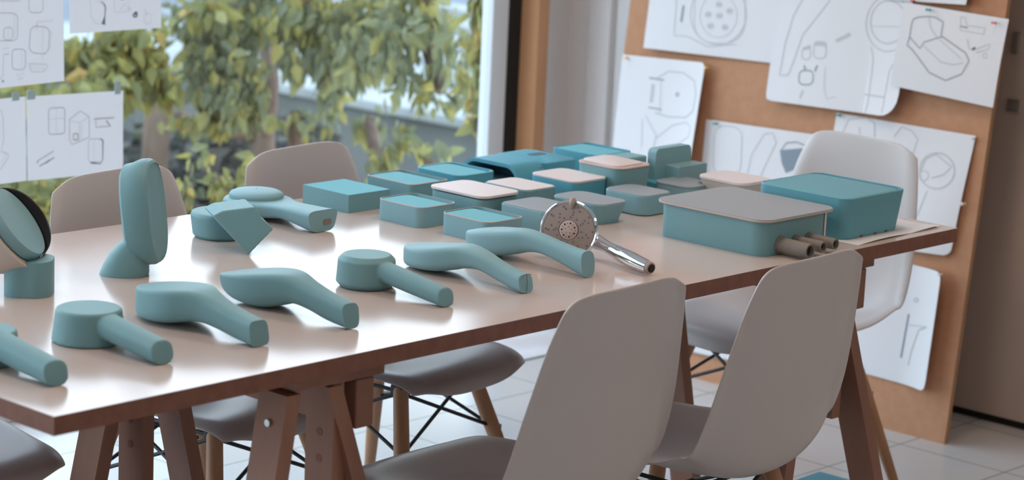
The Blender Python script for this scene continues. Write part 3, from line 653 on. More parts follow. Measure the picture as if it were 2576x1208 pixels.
# ---------------------------------------------------------------- boxes
def boxy(name, x0, x1, y0, y1, h, label, m='foam', lid=None, rad=0.018, recess=None, flare=0.0, lidm=None, lidt=0.004, over=0.002, cat='box model', gap=0.0, rim=True, foot=0.0):
    """block with rounded plan corners; recess=(dx, dy, depth) leaves a channel by the far edges; lid adds a separate lid"""
    cx, cy = (x0+x1)/2, (y0+y1)/2; hx, hy = (x1-x0)/2, (y1-y0)/2
    r = tag(empty(name, (cx, cy, ZT)), label, cat, 'storage box models laid out in a grid')
    hb = h - (lidt + gap if lid else 0)
    def o_(ins, rr_=None): return rr(-hx+ins, hx-ins, -hy+ins, hy-ins, max((rr_ or rad)-ins*0.5, 0.0012), 6)
    b = bmesh.new(); s = 0.0022
    f0 = flare
    if recess:
        wl, dpt = recess
        stack(b, [(o_(f0+foot), 0), (o_(f0), 0.003), (o_(0), hb-0.001), (o_(0.001), hb), (o_(wl), hb), (o_(wl+0.001), hb-dpt), ], capt=True)
        body = put('tray', b, M[m], r, True, 24)
        # the raised block inside, leaving a channel along the far (+x) and right sides
        b = bmesh.new(); i_ = wl+0.0008
        out = rr(-hx+i_, hx-0.021, -hy+i_, hy-i_, rad*0.7, 6)
        stack(b, [(out, hb-dpt+0.0002), (out, hb-0.0012), ]); put('filling_block', b, M['foam_top'], r, True, 24)
        if not rim: return r
        b = bmesh.new(); A = o_(0.0); B_ = o_(0.0016)
        va = [b.verts.new((x, y, hb+0.0004)) for x, y in A]; vb = [b.verts.new((x, y, hb+0.0004)) for x, y in B_]
        va0 = [b.verts.new((x, y, hb-0.0012)) for x, y in o_(-0.0003)]
        n = len(va)
        for k in range(n):
            b.faces.new([va[k], va[(k+1)%n], vb[(k+1)%n], vb[k]]); b.faces.new([va0[k], va0[(k+1)%n], va[(k+1)%n], va[k]])
        put('paper_rim', b, M['lidedge'], r)
    else:
        stack(b, [(o_(f0+foot), 0), (o_(f0), 0.003), (o_(0), hb-0.0012), (o_(0.0012), hb)] if rad else [(o_(0), 0), (o_(0), hb)], mtop=1)
        body = put('body', b, [M[m], M['foam_top'] if not rad else M[m]], r, True, 24)  # plain block: lighter top colour stands for light from above
    if lid:
        b = bmesh.new(); e = -over
        if gap: stack(b, [(o_(0.012), hb), (o_(0.012), hb+gap)])
        stack(b, [(o_(e+0.0008), hb+gap+0.0002), (o_(e), hb+gap+0.001), (o_(e), h-0.001), (o_(e+0.001), h)])
        put('lid', b, M[lid], r, True, 24)
    return r
boxy('foam_block', 1.405, 1.526, 0.868, 1.012, 0.039, 'plain sharp-edged foam block at the near end of the back row of boxes', 'foam', rad=0.0, flare=0.0, cat='foam block')
boxy('tray_model', 1.577, 1.692, 0.853, 1.000, 0.045, 'turquoise rimmed tray in the back row between plain block and notched box', 'foam', recess=(0.0016, 0.010), rad=0.014, cat='tray model')
boxy('tray_model', 1.416, 1.526, 0.664, 0.797, 0.043, 'tray with pinkish rim and turquoise filling, leftmost of the middle row', 'foam_pale', recess=(0.0016, 0.012), rad=0.020, cat='tray model')
boxy('tray_model', 1.420, 1.532, 0.478, 0.614, 0.043, 'tray with pinkish rim and turquoise filling behind the pen-marked shower', 'foam_pale', recess=(0.0016, 0.012), rad=0.020, cat='tray model')
boxy('lidded_box_model', 1.570, 1.685, 0.635, 0.797, 0.055, 'foam box with raised pinkish white lid in the middle row', 'foam', lid='lid', gap=0.003, lidt=0.006, rad=0.022, over=0.003)
boxy('lidded_box_model', 1.718, 1.822, 0.648, 0.782, 0.050, 'foam box with thin flush white lid right of the raised pinkish lid', 'foam', lid='lid', lidt=0.0015, over=-0.003, rad=0.020)
boxy('lidded_box_model', 1.866, 1.978, 0.640, 0.779, 0.055, 'foam box with white lid and grey lid edge in front of the arched turquoise model', 'foam_blue', lid='lid', lidt=0.005, over=0.0, rad=0.020)
r = boxy('lidded_box_model', 1.974, 2.090, 0.608, 0.740, 0.078, 'tall foam box with curved white lid slipped open at one corner', 'foam', lid='lidedge', lidt=0.004, over=0.001, rad=0.024, flare=0.004)
b = bmesh.new(); o1 = rr(-0.052, 0.044, -0.052, 0.058, 0.020, 6)
stack(b, [(o1, 0.0782), (o1, 0.0815), (rr(-0.050, 0.042, -0.050, 0.056, 0.019, 6), 0.0825)]); local(b, Matrix.Rotation(R(1.0), 4, 'X')); put('slipped_lid', b, M['lid'], r, True, 40)
b = bmesh.new(); bx = rr(0.030, 0.0545, -0.040, 0.010, 0.010, 5); stack(b, [(bx, 0.0775), (bx, 0.0783)]); put('finger_notch', b, M['foam_grey'], r)  # flat dark patch painting the shade of a notch
boxy('lidded_box_model', 1.592, 1.712, 0.474, 0.614, 0.045, 'foam box with pale grey flush top directly behind the chrome shower head', 'foam_pale', lid='lidgrey', lidt=0.0015, over=-0.0015, rad=0.020)
boxy('lidded_box_model', 1.745, 1.845, 0.462, 0.609, 0.045, 'flared foam box with pale grey top to the right behind the chrome shower', 'foam_pale', lid='lidgrey', lidt=0.0015, over=-0.001, rad=0.028, flare=0.012)
boxy('lidded_box_model', 1.903, 2.005, 0.474, 0.598, 0.045, 'rounded foam box with grey top next to the big grey-lidded box', 'foam_pale', lid='lidgrey', lidt=0.0015, over=-0.001, rad=0.026, foot=0.004)
boxy('lidded_box_model', 2.135, 2.240, 0.540, 0.648, 0.030, 'flat foam box with wide grey-blue lid behind the big grey-lidded box', 'foam_pale', lid='lidgrey', lidt=0.005, over=0.0, rad=0.026)
# cream lid stack
r = boxy('lidded_box_model', 2.192, 2.302, 0.432, 0.566, 0.050, 'cream lid lying on a layered greyish box left of the big turquoise box', 'cream', lid='lid', lidt=0.007, over=0.002, rad=0.024, flare=0.006)
b = bmesh.new()
for k in range(3): box(b, -0.052, 0.052, -0.064, 0.064, 0.012+0.010*k, 0.014+0.010*k)
put('layer_line', b, M['pipe'], r)
# notched turquoise box, back row
r = boxy('notched_box_model', 1.735, 1.857, 0.864, 1.010, 0.046, 'turquoise rounded box with a notch in its top, back row', 'foam_blue', rad=0.024, recess=(0.006, 0.008), rim=False)
# open turquoise tray at the far corner
boxy('tray_model', 2.176, 2.302, 0.848, 0.992, 0.052, 'bright turquoise tray at the far window corner of the table', 'foam_blue', recess=(0.0030, 0.006), rim=False, rad=0.012, cat='tray model')
# arched model
r = tag(empty('arched_box_model', (2.0, 0.925, ZT)), 'big turquoise model with an arched hood over a dark hollow, back row', 'box model', 'storage box models laid out in a grid')
def arch(y0, y1, h, rad, t, N=8):
    o = []; i = []
    o += [(y0, 0)] + [(y0+rad - rad*math.cos(PI/2*k/N), h-rad + rad*math.sin(PI/2*k/N)) for k in range(N+1)] + [(y1-rad + rad*math.sin(PI/2*k/N), h-rad + rad*math.cos(PI/2*k/N)) for k in range(N+1)] + [(y1, 0)]
    r2 = rad - t
    i += [(y0+t, 0)] + [(y0+t+r2 - r2*math.cos(PI/2*k/N), h-rad + r2*math.sin(PI/2*k/N)) for k in range(N+1)] + [(y1-t-r2 + r2*math.sin(PI/2*k/N), h-rad + r2*math.cos(PI/2*k/N)) for k in range(N+1)] + [(y1-t, 0)]
    return o, i
o1, i1 = arch(-0.088, 0.088, 0.056, 0.040, 0.008)
b = bmesh.new(); xs = (-0.105, -0.010)
A = [[b.verts.new((x, y, z)) for y, z in o1] for x in xs]; I = [[b.verts.new((x, y, z)) for y, z in i1] for x in xs]
n = len(o1)
for k in range(n-1):
    b.faces.new([A[0][k], A[0][k+1], A[1][k+1], A[1][k]]); b.faces.new([I[0][k+1], I[0][k], I[1][k], I[1][k+1]])
    b.faces.new([A[0][k+1], A[0][k], I[0][k], I[0][k+1]]); b.faces.new([A[1][k], A[1][k+1], I[1][k+1], I[1][k]])
for j in (0, n-1): b.faces.new([A[0][j], A[1][j], I[1][j], I[0][j]])
bmesh.ops.recalc_face_normals(b, faces=b.faces); put('hood', b, M['foam_blue'], r, True, 40)
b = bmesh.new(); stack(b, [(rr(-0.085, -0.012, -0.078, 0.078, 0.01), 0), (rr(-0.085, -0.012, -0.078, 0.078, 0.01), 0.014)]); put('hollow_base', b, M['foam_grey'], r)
b = bmesh.new(); box(b, -0.022, -0.012, -0.078, 0.078, 0.0, 0.044); put('hollow_back', b, M['foam_grey'], r)  # dark lining carries the hollow's shade in its colour
b = bmesh.new(); o_ = rr(-0.010, 0.112, -0.078, 0.080, 0.022, 6); o2 = rr(-0.008, 0.110, -0.076, 0.078, 0.021, 6); stack(b, [(o_, 0), (o_, 0.050), (o2, 0.052)]); put('main_block', b, M['foam_blue'], r, True, 40)
b = bmesh.new(); bx = rr(0.045, 0.095, 0.005, 0.030, 0.010, 5); stack(b, [(bx, 0.0515), (bx, 0.0526)]); put('finger_notch', b, M['foam_grey'], r)  # dark patch on the top, painted as a notch's shade
# upright panel with a stepped block
r = tag(empty('bracket_model', (2.23, 0.66, ZT)), 'upright pale teal panel with rounded corners and stepped block in front', 'box model')
def slab_xz(x0, x1, z0, z1, y0, y1, rad):
    b = bmesh.new(); o_ = rr(x0, x1, z0, z1, rad, 6)
    stack(b, [(o_, y0), (o_, y1)]); local(b, Matrix(((1,0,0,0),(0,0,1,0),(0,1,0,0),(0,0,0,1)))); bmesh.ops.recalc_face_normals(b, faces=b.faces); return b
put('upright_panel', slab_xz(-0.058, 0.068, 0.0, 0.094, 0.010, 0.034, 0.012), M['foam_pale'], r, True, 40)
put('stepped_block', slab_xz(-0.020, 0.080, 0.0, 0.055, -0.030, 0.010, 0.003), M['foam_pale'], r, True, 40)
b = bmesh.new(); box(b, -0.085, 0.070, -0.030, 0.075, 0, 0.024, 0.003); put('base_plate', b, M['foam_blue'], r)
b = bmesh.new(); box(b, -0.130, -0.052, 0.040, 0.100, 0, 0.075, 0.004); put('side_wing', b, M['foam_pale'], r)
# big grey-lidded box with three tubes
x0, x1, y0, y1 = 1.783, 2.015, 0.064, 0.338; cx, cy = (x0+x1)/2, (y0+y1)/2; hx, hy = (x1-x0)/2, (y1-y0)/2
r = tag(empty('big_lidded_box', (cx, cy, ZT)), 'large foam box with grey lid and three grey tubes sticking out of its end', 'box model')
b = bmesh.new(); stack(b, [(rr(-hx, hx, -hy, hy, 0.030, 8), 0), (rr(-hx-0.002, hx+0.004, -hy, hy, 0.030, 8), 0.071)]); put('body', b, M['foam'], r, True, 35)
e = 0.010; b = bmesh.new()
stack(b, [(rr(-hx-e, hx+e+.002, -hy-e, hy+e, 0.036, 8), 0.0712), (rr(-hx-e, hx+e+.002, -hy-e, hy+e, 0.036, 8), 0.0752)]); ed = put('lid_edge', b, M['lidedge'], r, True, 35)
b = bmesh.new(); stack(b, [(rr(-hx-e+.0004, hx+e+.0016, -hy-e+.0004, hy+e-.0004, 0.036, 8), 0.0753), (rr(-hx-e+.0006, hx+e+.0014, -hy-e+.0006, hy+e-.0006, 0.036, 8), 0.0765)]); put('lid', b, M['lidgrey'], r, True, 35)
b = bmesh.new(); box(b, hx-0.026, hx-0.020, -hy-0.001, -hy+0.01, 0.0, 0.070); put('white_seam', b, M['lid'], r)
b = bmesh.new(); box(b, hx-0.0285, hx-0.0265, -hy-0.0006, -hy+0.01, 0.0, 0.070); put('dark_slit', b, M['foam_grey'], r)
for px, rad, ln in ((-0.058, 0.0160, 0.076), (-0.006, 0.0118, 0.071), (0.038, 0.0118, 0.069)):
    zc = 0.0195 if rad > 0.015 else 0.021
    b = bmesh.new(); e_ = -hy-ln
    pr = [(rad*1.16, -hy+0.004), (rad*1.16, -hy-0.004), (rad, -hy-0.0045), (rad*0.97, e_+0.001), (rad*0.94, e_), (rad*0.72, e_), (rad*0.70, e_+0.001), (rad*0.70, e_+0.020)]
    vr = [[b.verts.new((px + q*math.cos(2*PI*k/28), y, zc + q*math.sin(2*PI*k/28))) for k in range(28)] for q, y in pr]
    for u_, v_ in zip(vr, vr[1:]):
        for k in range(28): b.faces.new([u_[k], u_[(k+1)%28], v_[(k+1)%28], v_[k]])
    bmesh.ops.recalc_face_normals(b, faces=b.faces)
    tb_ = put('tube', b, M['pipe'], r, True, 40)
    b = bmesh.new(); tube(b, [(px, e_+0.008, zc), (px, e_+0.020, zc)], rad*0.695, 20); put('bore_shade', b, M['dark'], tb_)  # near-black plug paints the shade inside the tube mouth
# big turquoise box
x0, x1, y0, y1 = 2.062, 2.285, 0.060, 0.300; cx, cy = (x0+x1)/2, (y0+y1)/2; hx, hy = (x1-x0)/2, (y1-y0)/2
r = tag(empty('big_turquoise_box', (cx, cy, ZT+0.0010)), 'large lacquered turquoise box with sunken top at the right end of the table', 'box model')
b = bmesh.new(); stack(b, [(rr(-hx+0.002, hx-0.014, -hy+0.006, hy, 0.026, 8), 0), (rr(-hx, hx, -hy, hy, 0.028, 8), 0.086), (rr(-hx+.0015, hx-.0015, -hy+.0015, hy-.0015, 0.027, 8), 0.0875), (rr(-hx+.004, hx-.004, -hy+.004, hy-.004, 0.026, 8), 0.0875), (rr(-hx+.005, hx-.005, -hy+.005, hy-.005, 0.026, 8), 0.074)]); put('body', b, M['foam_teal'], r, True, 20)
b = bmesh.new(); stack(b, [(rr(-hx+.0052, hx-.020, -hy+.0052, hy-.0052, 0.024, 8), 0.0742), (rr(-hx+.0052, hx-.020, -hy+.0052, hy-.0052, 0.024, 8), 0.0868), (rr(-hx+.0065, hx-.022, -hy+.0065, hy-.0065, 0.024, 8), 0.0876)]); put('inset_top', b, M['foam_teal'], r, True, 20)
for px in (-0.045, 0.005, 0.045):
    b = bmesh.new(); tube(b, [(px, -hy+0.0125, 0.0055), (px, -hy+0.0057, 0.0055)], [0.0068, 0.0068], 18); put('plug_hole', b, M['edge'], r, True, 40)

# ---------------------------------------------------------------- paper
def paper(name, surf, corners, strokes, label, cat='drawing', group=None, rad=(0,0,0,0), N=22, m='paper'):
    """surf(s, t) -> (point, normal) with s to the right and t downwards, both 0..1"""
    b = bmesh.new(); g = []
    for i in range(N+1):
        row = []
        for j in range(N+1):
            s, t = j/N, i/N
            # rounded lower right corner and others by pulling the grid in
            for (cs, ct), rd in zip(((0,0),(1,0),(1,1),(0,1)), rad):
                if rd:
                    ds, dt = abs(s-cs), abs(t-ct)
                    if ds < rd and dt < rd:
                        u_, v_ = 1-ds/rd, 1-dt/rd; k = max(u_, v_); L = math.hypot(u_, v_)
                        if L > 1e-6:
                            f = k/L; u_, v_ = u_*f, v_*f
                            s = cs + (rd*(1-u_))*(1 if cs == 0 else -1); t = ct + (rd*(1-v_))*(1 if ct == 0 else -1)
            row.append(b.verts.new(surf(s, t)[0]))
        g.append(row)
    for i in range(N):
        for j in range(N): b.faces.new([g[i][j], g[i+1][j], g[i+1][j+1], g[i][j+1]])
    mi = {'p1': 1, 'p2': 2, 'p3': 3, 'p4': 4}
    for pts, wd, mk in strokes:
        P = []
        for (a, c_) in zip(pts, pts[1:]):
            kk = max(1, int(math.hypot(a[0]-c_[0], a[1]-c_[1])*30))
            for q in range(kk): P.append((a[0]+(c_[0]-a[0])*q/kk, a[1]+(c_[1]-a[1])*q/kk))
        P.append(pts[-1]); prev = None
        PP = [surf(*q) for q in P]
        for i, (p, nr) in enumerate(PP):
            d_ = (PP[min(i+1, len(PP)-1)][0] - PP[max(i-1, 0)][0])
            sd = d_.cross(nr)
            if sd.length < 1e-7: continue
            sd = sd.normalized()*wd/2; lift = nr*0.0006
            v1, v2 = b.verts.new(p + sd + lift), b.verts.new(p - sd + lift)
            if prev:
                try:
                    f = b.faces.new([prev[0], v1, v2, prev[1]]); f.material_index = mi[mk]
                except ValueError: pass
            prev = (v1, v2)
    o = put(name, b, [M[m], M['p1'], M['p2'], M['p3'], M['p4']], smooth=False)
    return tag(o, label, cat, group)
def quad_surf(P, curl, nrm):
    """P: world corners TL, TR, BR, BL; curl(s, t) metres along nrm"""
    TLc, TRc, BRc, BLc = P
    def f(s, t):
        p = TLc*(1-s)*(1-t) + TRc*s*(1-t) + BRc*s*t + BLc*(1-s)*t
        return p + nrm*curl(s, t), nrm
    return f
def inv_quad(px, q):
    """where pixel q lies in the pixel quadrilateral px (TL, TR, BR, BL): bilinear inverse by iteration"""
    s = t = 0.5
    for _ in range(30):
        x = px[0][0]*(1-s)*(1-t)+px[1][0]*s*(1-t)+px[2][0]*s*t+px[3][0]*(1-s)*t
        y = px[0][1]*(1-s)*(1-t)+px[1][1]*s*(1-t)+px[2][1]*s*t+px[3][1]*(1-s)*t
        xs_ = (px[1][0]-px[0][0])*(1-t)+(px[2][0]-px[3][0])*t; ys_ = (px[1][1]-px[0][1])*(1-t)+(px[2][1]-px[3][1])*t
        xt = (px[3][0]-px[0][0])*(1-s)+(px[2][0]-px[1][0])*s; yt = (px[3][1]-px[0][1])*(1-s)+(px[2][1]-px[1][1])*s
        D = xs_*yt-xt*ys_; ex_, ey_ = q[0]-x, q[1]-y
        s += (ex_*yt-xt*ey_)/D; t += (xs_*ey_-ex_*ys_)/D
    return (min(max(s, 0.0), 1.0), min(max(t, 0.0), 1.0))
def rrect(x0, x1, y0, y1, r, sk=0.0, a=0.0):
    P = rr(x0, x1, y0, y1, r, 5); P.append(P[0]); cx, cy = (x0+x1)/2, (y0+y1)/2
    return [(x + sk*(y-cy), y + a*(x-cx)) for x, y in P]
def ellp(cx, cy, a, b_, ang=0, a0=0, a1=360, n=28):
    ca, sa = math.cos(R(ang)), math.sin(R(ang)); out = []
    for k in range(n+1):
        t = R(a0 + (a1-a0)*k/n); x, y = a*math.cos(t), b_*math.sin(t); out.append((cx + x*ca - y*sa, cy + x*sa + y*ca))
    return out
def zig(x0, y0, x1, y1, amp, n):
    return [(x0+(x1-x0)*k/n, y0+(y1-y0)*k/n + (amp if k % 2 else -amp)) for k in range(n+1)]

# -- sheets taped on the window glass
YG = YW - 0.008
def wpaper(px, strokes, label, name='taped_drawing', group='drawings taped to the window'):
    P = [at(x, y, Y=YG) for x, y in px]
    S = [([inv_quad(px, q) for q in pts], wd, mk) for pts, wd, mk in strokes]
    return paper(name, quad_surf(P, lambda s, t: 0.0012*math.sin(3*s+1)*math.sin(2.5*t), Vector((0,-1,0))), None, S, label, 'drawing', group, m='thin')
a_ = [(-125, -95), (160, -115), (162, 204), (-125, 235)]
wpaper([(-125,-95),(159,-115),(162,204),(-125,235)],
       [(rrect(70,106,-40,31,10),.0012,'p2'), (rrect(72,122,66,134,16,-0.06,0.08),.0014,'p2'), ([(106,68),(104,130)],.0009,'p1'), ([(118,72),(128,80),(124,122),(108,138)],.001,'p1'),
        (rrect(27,61,123,175,10),.0014,'p2'), ([(52,126),(52,170)],.0009,'p1'), (rrect(-20,41,32,102,14),.0012,'p2'), ([(33,36),(33,96)],.0009,'p1'), (rrect(6,28,68,100,8),.0011,'p2'), ([(17,68),(17,100)],.0009,'p1'),
        ([(70,160),(119,161),(114,174),(104,181),(76,181),(70,160)],.001,'p2')] + [([(72+8*k,178),(78+8*k,162)],.0008,'p1') for k in range(5)] +
       [(zig(95,54,134,51,2,12),.001,'p1'), (zig(38,190,58,184,2.5,7),.001,'p1'), (zig(42,199,54,196,2,6),.001,'p2'), (zig(4,122,18,120,1.5,6),.001,'p1'), (zig(6,137,18,135,1.5,6),.0012,'p2'), ([(106,140),(105,152)],.0008,'p1'),
        ([(5,140),(4,190),(-3,200)],.0009,'p2'), (ellp(4,204,2,2),.0014,'p3'), ([(92,52),(90,72)],.0009,'p2'), (rrect(-10,52,-30,2,12),.001,'p2')],
       'sheet of small rounded product sketches taped on the window, top left corner')
wpaper([(172,-120),(405,-135),(406,70),(175,85)],
       [([(224,-20),(226,40),(236,56),(248,62)],.001,'p1'), ([(240,2),(262,12),(262,60)],.0010,'p1'), (rrect(285,320,-40,30,6),.0009,'p1'), (ellp(338,38,5,4),.004,'p3'), (ellp(340,33,3,3),.003,'p3')] +
       [([(252+k*1.2,2+k*1.5),(262+0.2*k,14+k),(261,40),(253+k*1.2,60)],.0022,'p4' if k < 4 else 'p3') for k in range(7)] +
       [([(254,60),(264,62)],.002,'p4'), (zig(300,24,314,8,3,5),.0012,'p1'), (zig(362,20,370,44,3,6),.0009,'p1'), (ellp(370,46,10,14),.0009,'p1'), (ellp(323,22,3,3),.0012,'p1'), ([(298,-4),(308,-2)],.004,'p3')],
       'sheet with a half black shaded sketch taped on the window, right of the corner sheet')
wpaper([(-150,262),(64,243),(67,455),(-150,482)],
       [([(1,275),(6,300),(8,350),(2,376)],.001,'p2'), ([(0,380),(18,386),(20,396),(4,420),(-4,430)],.0011,'p2'), ([(10,384),(14,392),(2,410)],.001,'p1')],
       'sheet with a cut-off handle sketch taped on the window, below the corner sheet')
wpaper([(66,243),(310,228),(310,432),(69,455)],
       [(rrect(120,160,271,337,8,0,-0.06),.0017,'p2'), ([(139,270),(139,337)],.0009,'p1'), ([(121,300),(159,297)],.0009,'p1'),
        ([(172,300),(200,279),(222,294),(222,345),(198,355),(178,364),(172,350),(172,300)],.0014,'p2'), ([(172,303),(197,309),(197,354)],.0010,'p1'), ([(197,309),(222,294)],.0010,'p1'), (rrect(182,193,336,352,2),.0035,'p1'), ([(203,310),(202,350)],.001,'p1'),
        ([(234,299),(287,296)],.0035,'p1'), ([(239,302),(239,320),(276,317),(266,303)],.0016,'p2'), ([(266,303),(277,318)],.003,'p2'),
        (rrect(220,256,349,408,8),.0012,'p2'), ([(235,348),(233,406)],.0009,'p1')] +
       [([(249+k*1.3,349),(257+0.4*k,354),(257,400),(251,412),(226,411-k)],.0020,'p4' if k < 3 else 'p3') for k in range(4)] +
       [([(92,405),(132,380)],.0022,'p2'), ([(97,418),(134,396)],.0030,'p2'), ([(92,405),(93,411)],.002,'p3'), ([(112,410),(122,403)],.004,'p3')],
       'sheet with window-like box sketches taped on the window above the left chair back')
for (x0_, y0_), (x1_, y1_) in (((289, 205), (303, 230)), ((30, 234), (48, 246)), ((68, 228), (88, 243))):
    p, q = at(x0_, y0_, Y=YG-0.002), at(x1_, y1_, Y=YG-0.002)
    b = bmesh.new(); box(b, p.x, q.x, YG-0.0035, YG-0.0022, q.z-0.006, p.z)
    o = tag(put('tape_strip', b, M['tape']), {289: 'pale blue tape strip at the upper right of the box sketch sheet', 30: 'small torn tape strip left of the gap between the lower sheets', 68: 'pale tape strip just right of the gap between the lower sheets'}[x0_], 'tape')

# -- fibreboard leaning on the right wall
TH = math.atan(0.11); bn = Vector((-math.cos(TH), 0, math.sin(TH))); bu = Vector((math.sin(TH), 0, math.cos(TH)))
BX = 3.161
def bpt(x, y, off=0.0):
    """the point of the leaning board's face seen at a pixel, off metres in front of it"""
    rd = ray(x, y); o_ = Vector((BX, 0, 0)) + bn*off
    t = (o_ - CAM).dot(bn)/rd.dot(bn); return CAM + rd*t
b = bmesh.new(); Y0, Y1, HB, TK = 0.471, 1.697, 2.44, 0.016
fr = [Vector((BX, Y0, 0)), Vector((BX, Y1, 0)), Vector((BX, Y1, 0)) + bu*HB, Vector((BX, Y0, 0)) + bu*HB]
va = [b.verts.new(p) for p in fr]; vb = [b.verts.new(p - bn*TK + Vector((0, 0, 0.0018 if i < 2 else 0))) for i, p in enumerate(fr)]
b.faces.new(va[::-1]); b.faces.new(vb)
for k in range(4): b.faces.new([va[k], va[(k+1)%4], vb[(k+1)%4], vb[k]]).material_index = 1
bmesh.ops.recalc_face_normals(b, faces=b.faces)
tag(put('pin_board', b, [M['mdf'], M['mdfedge']]), 'tall raw brown fibreboard leaning against the wall with drawings pinned on it', 'board')

def bpaper(px, curl, strokes, label, rad=(0,0,0,0), off=0.002):
    P = [bpt(x, y, off) for x, y in px]
    S = [([inv_quad(px, q) for q in pts], wd, mk) for pts, wd, mk in strokes]
    return paper('pinned_drawing', quad_surf(P, curl, bn), None, S, label, 'drawing', 'drawings pinned to the fibreboard', rad)
def ph(cx, cy, r_, mk='p1', w_=.002): return (ellp(cx, cy, r_, r_), w_, mk)
bpaper([(1655,-150),(1975,-138),(1946,159),(1628,121)], lambda s, t: 0.004 + 0.008*t + 0.006*math.sin(4*s+1)*t,
       [(ellp(1815,35,68,78,0,0,360,30),.003,'p1'), (rrect(1757,1880,-80,110,50),.0025,'p1'), (ellp(1816,40,45,55),.002,'p1'), ([(1713,-60),(1707,90),(1740,92),(1790,118),(1860,112)],.003,'p1'), ([(1729,14),(1724,56)],.009,'p2')] +
       [([(cx-6, cy), (cx+6, cy)],.009,'p1') for cx, cy in ((1817,12),(1843,28),(1791,37),(1818,40),(1797,66),(1832,69))] + [ph(cx, cy, 7) for cx, cy in ((1817,12),(1843,28),(1791,37),(1818,40),(1797,66),(1832,69))],
       'drawing of a plate with six round holes pinned top left on the board')
bpaper([(1978,-140),(2310,-120),(2275,298),(1936,252)], lambda s, t: 0.008 + 0.012*t*t + 0.050*max(0, s-0.72)*t*t*2.2 + 0.004*math.sin(5*s),
       [(ellp(2242,56,44,54),.0035,'p1'), (ellp(2243,60,56,70,0,60,330),.003,'p1'), ([(2200,118),(2207,150),(2197,260),(2190,290)],.003,'p1'), ([(2285,115),(2250,180),(2243,240),(2238,285)],.003,'p1'), ([(2186,238),(2243,246)],.004,'p1'),
        ([(2200,66),(2285,68)],.002,'p1'), ([(2062,-60),(2005,40),(1985,110),(1972,190),(1995,190),(2010,150),(2030,90),(2100,0)],.0035,'p1'), (rrect(2060,2091,105,148,12),.003,'p1'), (rrect(2030,2052,122,150,9),.003,'p1'),
        (rrect(2024,2060,178,214,12),.004,'p2'), ([(2036,165),(2040,178)],.006,'p2'), ([(2070,165),(2064,180)],.006,'p2'), ([(2035,228),(2028,248)],.006,'p1'), ([(2115,104),(2150,86)],.010,'p1'), ([(2062,110),(2090,112)],.012,'p1'), ([(2032,124),(2052,118)],.009,'p1'),
        ([(2090,170),(2088,220),(2095,250),(2118,245)],.002,'p1')],
       'large drawing of a shower handle with curling corner, top middle of the board', rad=(0,0,0.13,0.03), off=0.004)
bpaper([(2296,8),(2553,50),(2513,272),(2262,216)], lambda s, t: 0.028 + 0.012*(1-s) + 0.004*math.sin(3*t),
       [([(2321,50),(2335,45),(2360,44),(2376,46),(2395,58),(2392,75),(2390,92),(2450,135),(2458,155),(2440,188),(2400,204),(2360,184),(2320,128),(2306,115),(2312,95),(2317,60),(2321,50)],.0035,'p2'),
        ([(2312,95),(2338,124),(2348,108),(2380,98),(2396,94)],.003,'p2'), ([(2360,46),(2364,72),(2382,98)],.0025,'p1'), ([(2348,118),(2390,158),(2420,165),(2445,160)],.0025,'p1'), ([(2385,100),(2440,150)],.002,'p1'),
        ([(2438,45),(2436,78),(2494,88),(2496,72),(2452,66),(2448,46),(2438,45)],.0022,'p1'), ([(2436,68),(2455,72)],.004,'p2'), ([(2454,100),(2458,124),(2470,128),(2508,112),(2505,126),(2476,134)],.0025,'p1'), ([(2466,126),(2474,122)],.006,'p3'), (ellp(2497,142,5,6),.002,'p1')],
       'drawing of a scoop-like bracket sticking out over the right edge of the board', off=0.004)
bpaper([(1568,137),(1790,159),(1757,470),(1536,440)], lambda s, t: 0.004 + 0.050*max(0, s-0.55)**2*4 * (0.3+0.7*t) + 0.012*s,
       [([(1655,200),(1690,180),(1730,184),(1762,205),(1768,240),(1762,280),(1740,296),(1690,294),(1655,284)],.004,'p1'), ([(1640,196),(1678,202)],.005,'p2'), ([(1638,270),(1672,276)],.004,'p2'), ([(1650,212),(1645,258)],.012,'p1'), (ellp(1714,238,4,4),.004,'p2'), ([(1670,205),(1668,290)],.0025,'p1'),
        ([(1655,350),(1700,316),(1740,308),(1757,320),(1752,345),(1720,362),(1675,368)],.003,'p1'), ([(1630,290),(1658,340),(1652,370)],.003,'p1'), ([(1622,300),(1620,370)],.0025,'p1'), ([(1587,398),(1620,388),(1618,400),(1590,402)],.002,'p1')],
       'narrow drawing of a D-shaped bracket pinned at the left edge of the board', rad=(0,0.05,0,0))
bpaper([(1778,300),(2104,346),(2085,530),(1760,480)], lambda s, t: 0.003 + 0.004*math.sin(4*s),
       [(rrect(1799,1872,318,440,26,-0.04,0.08),.003,'p1'), ([(1885,450),(1898,390),(1930,338),(1952,336),(1960,360),(1940,400),(1918,450)],.003,'p1'), ([(1972,378),(1985,360),(2010,358),(2033,368)],.004,'p2')] +
       [([(1971+k*2.2, 378-k*0.2),(1975+k*1.7,410+k*0.5),(1985+k*1.0,435-k*0.4)],.0060,'p4') for k in range(0,28,2)],
       'drawing with a dark blue-grey cup shape half hidden behind the end chair')
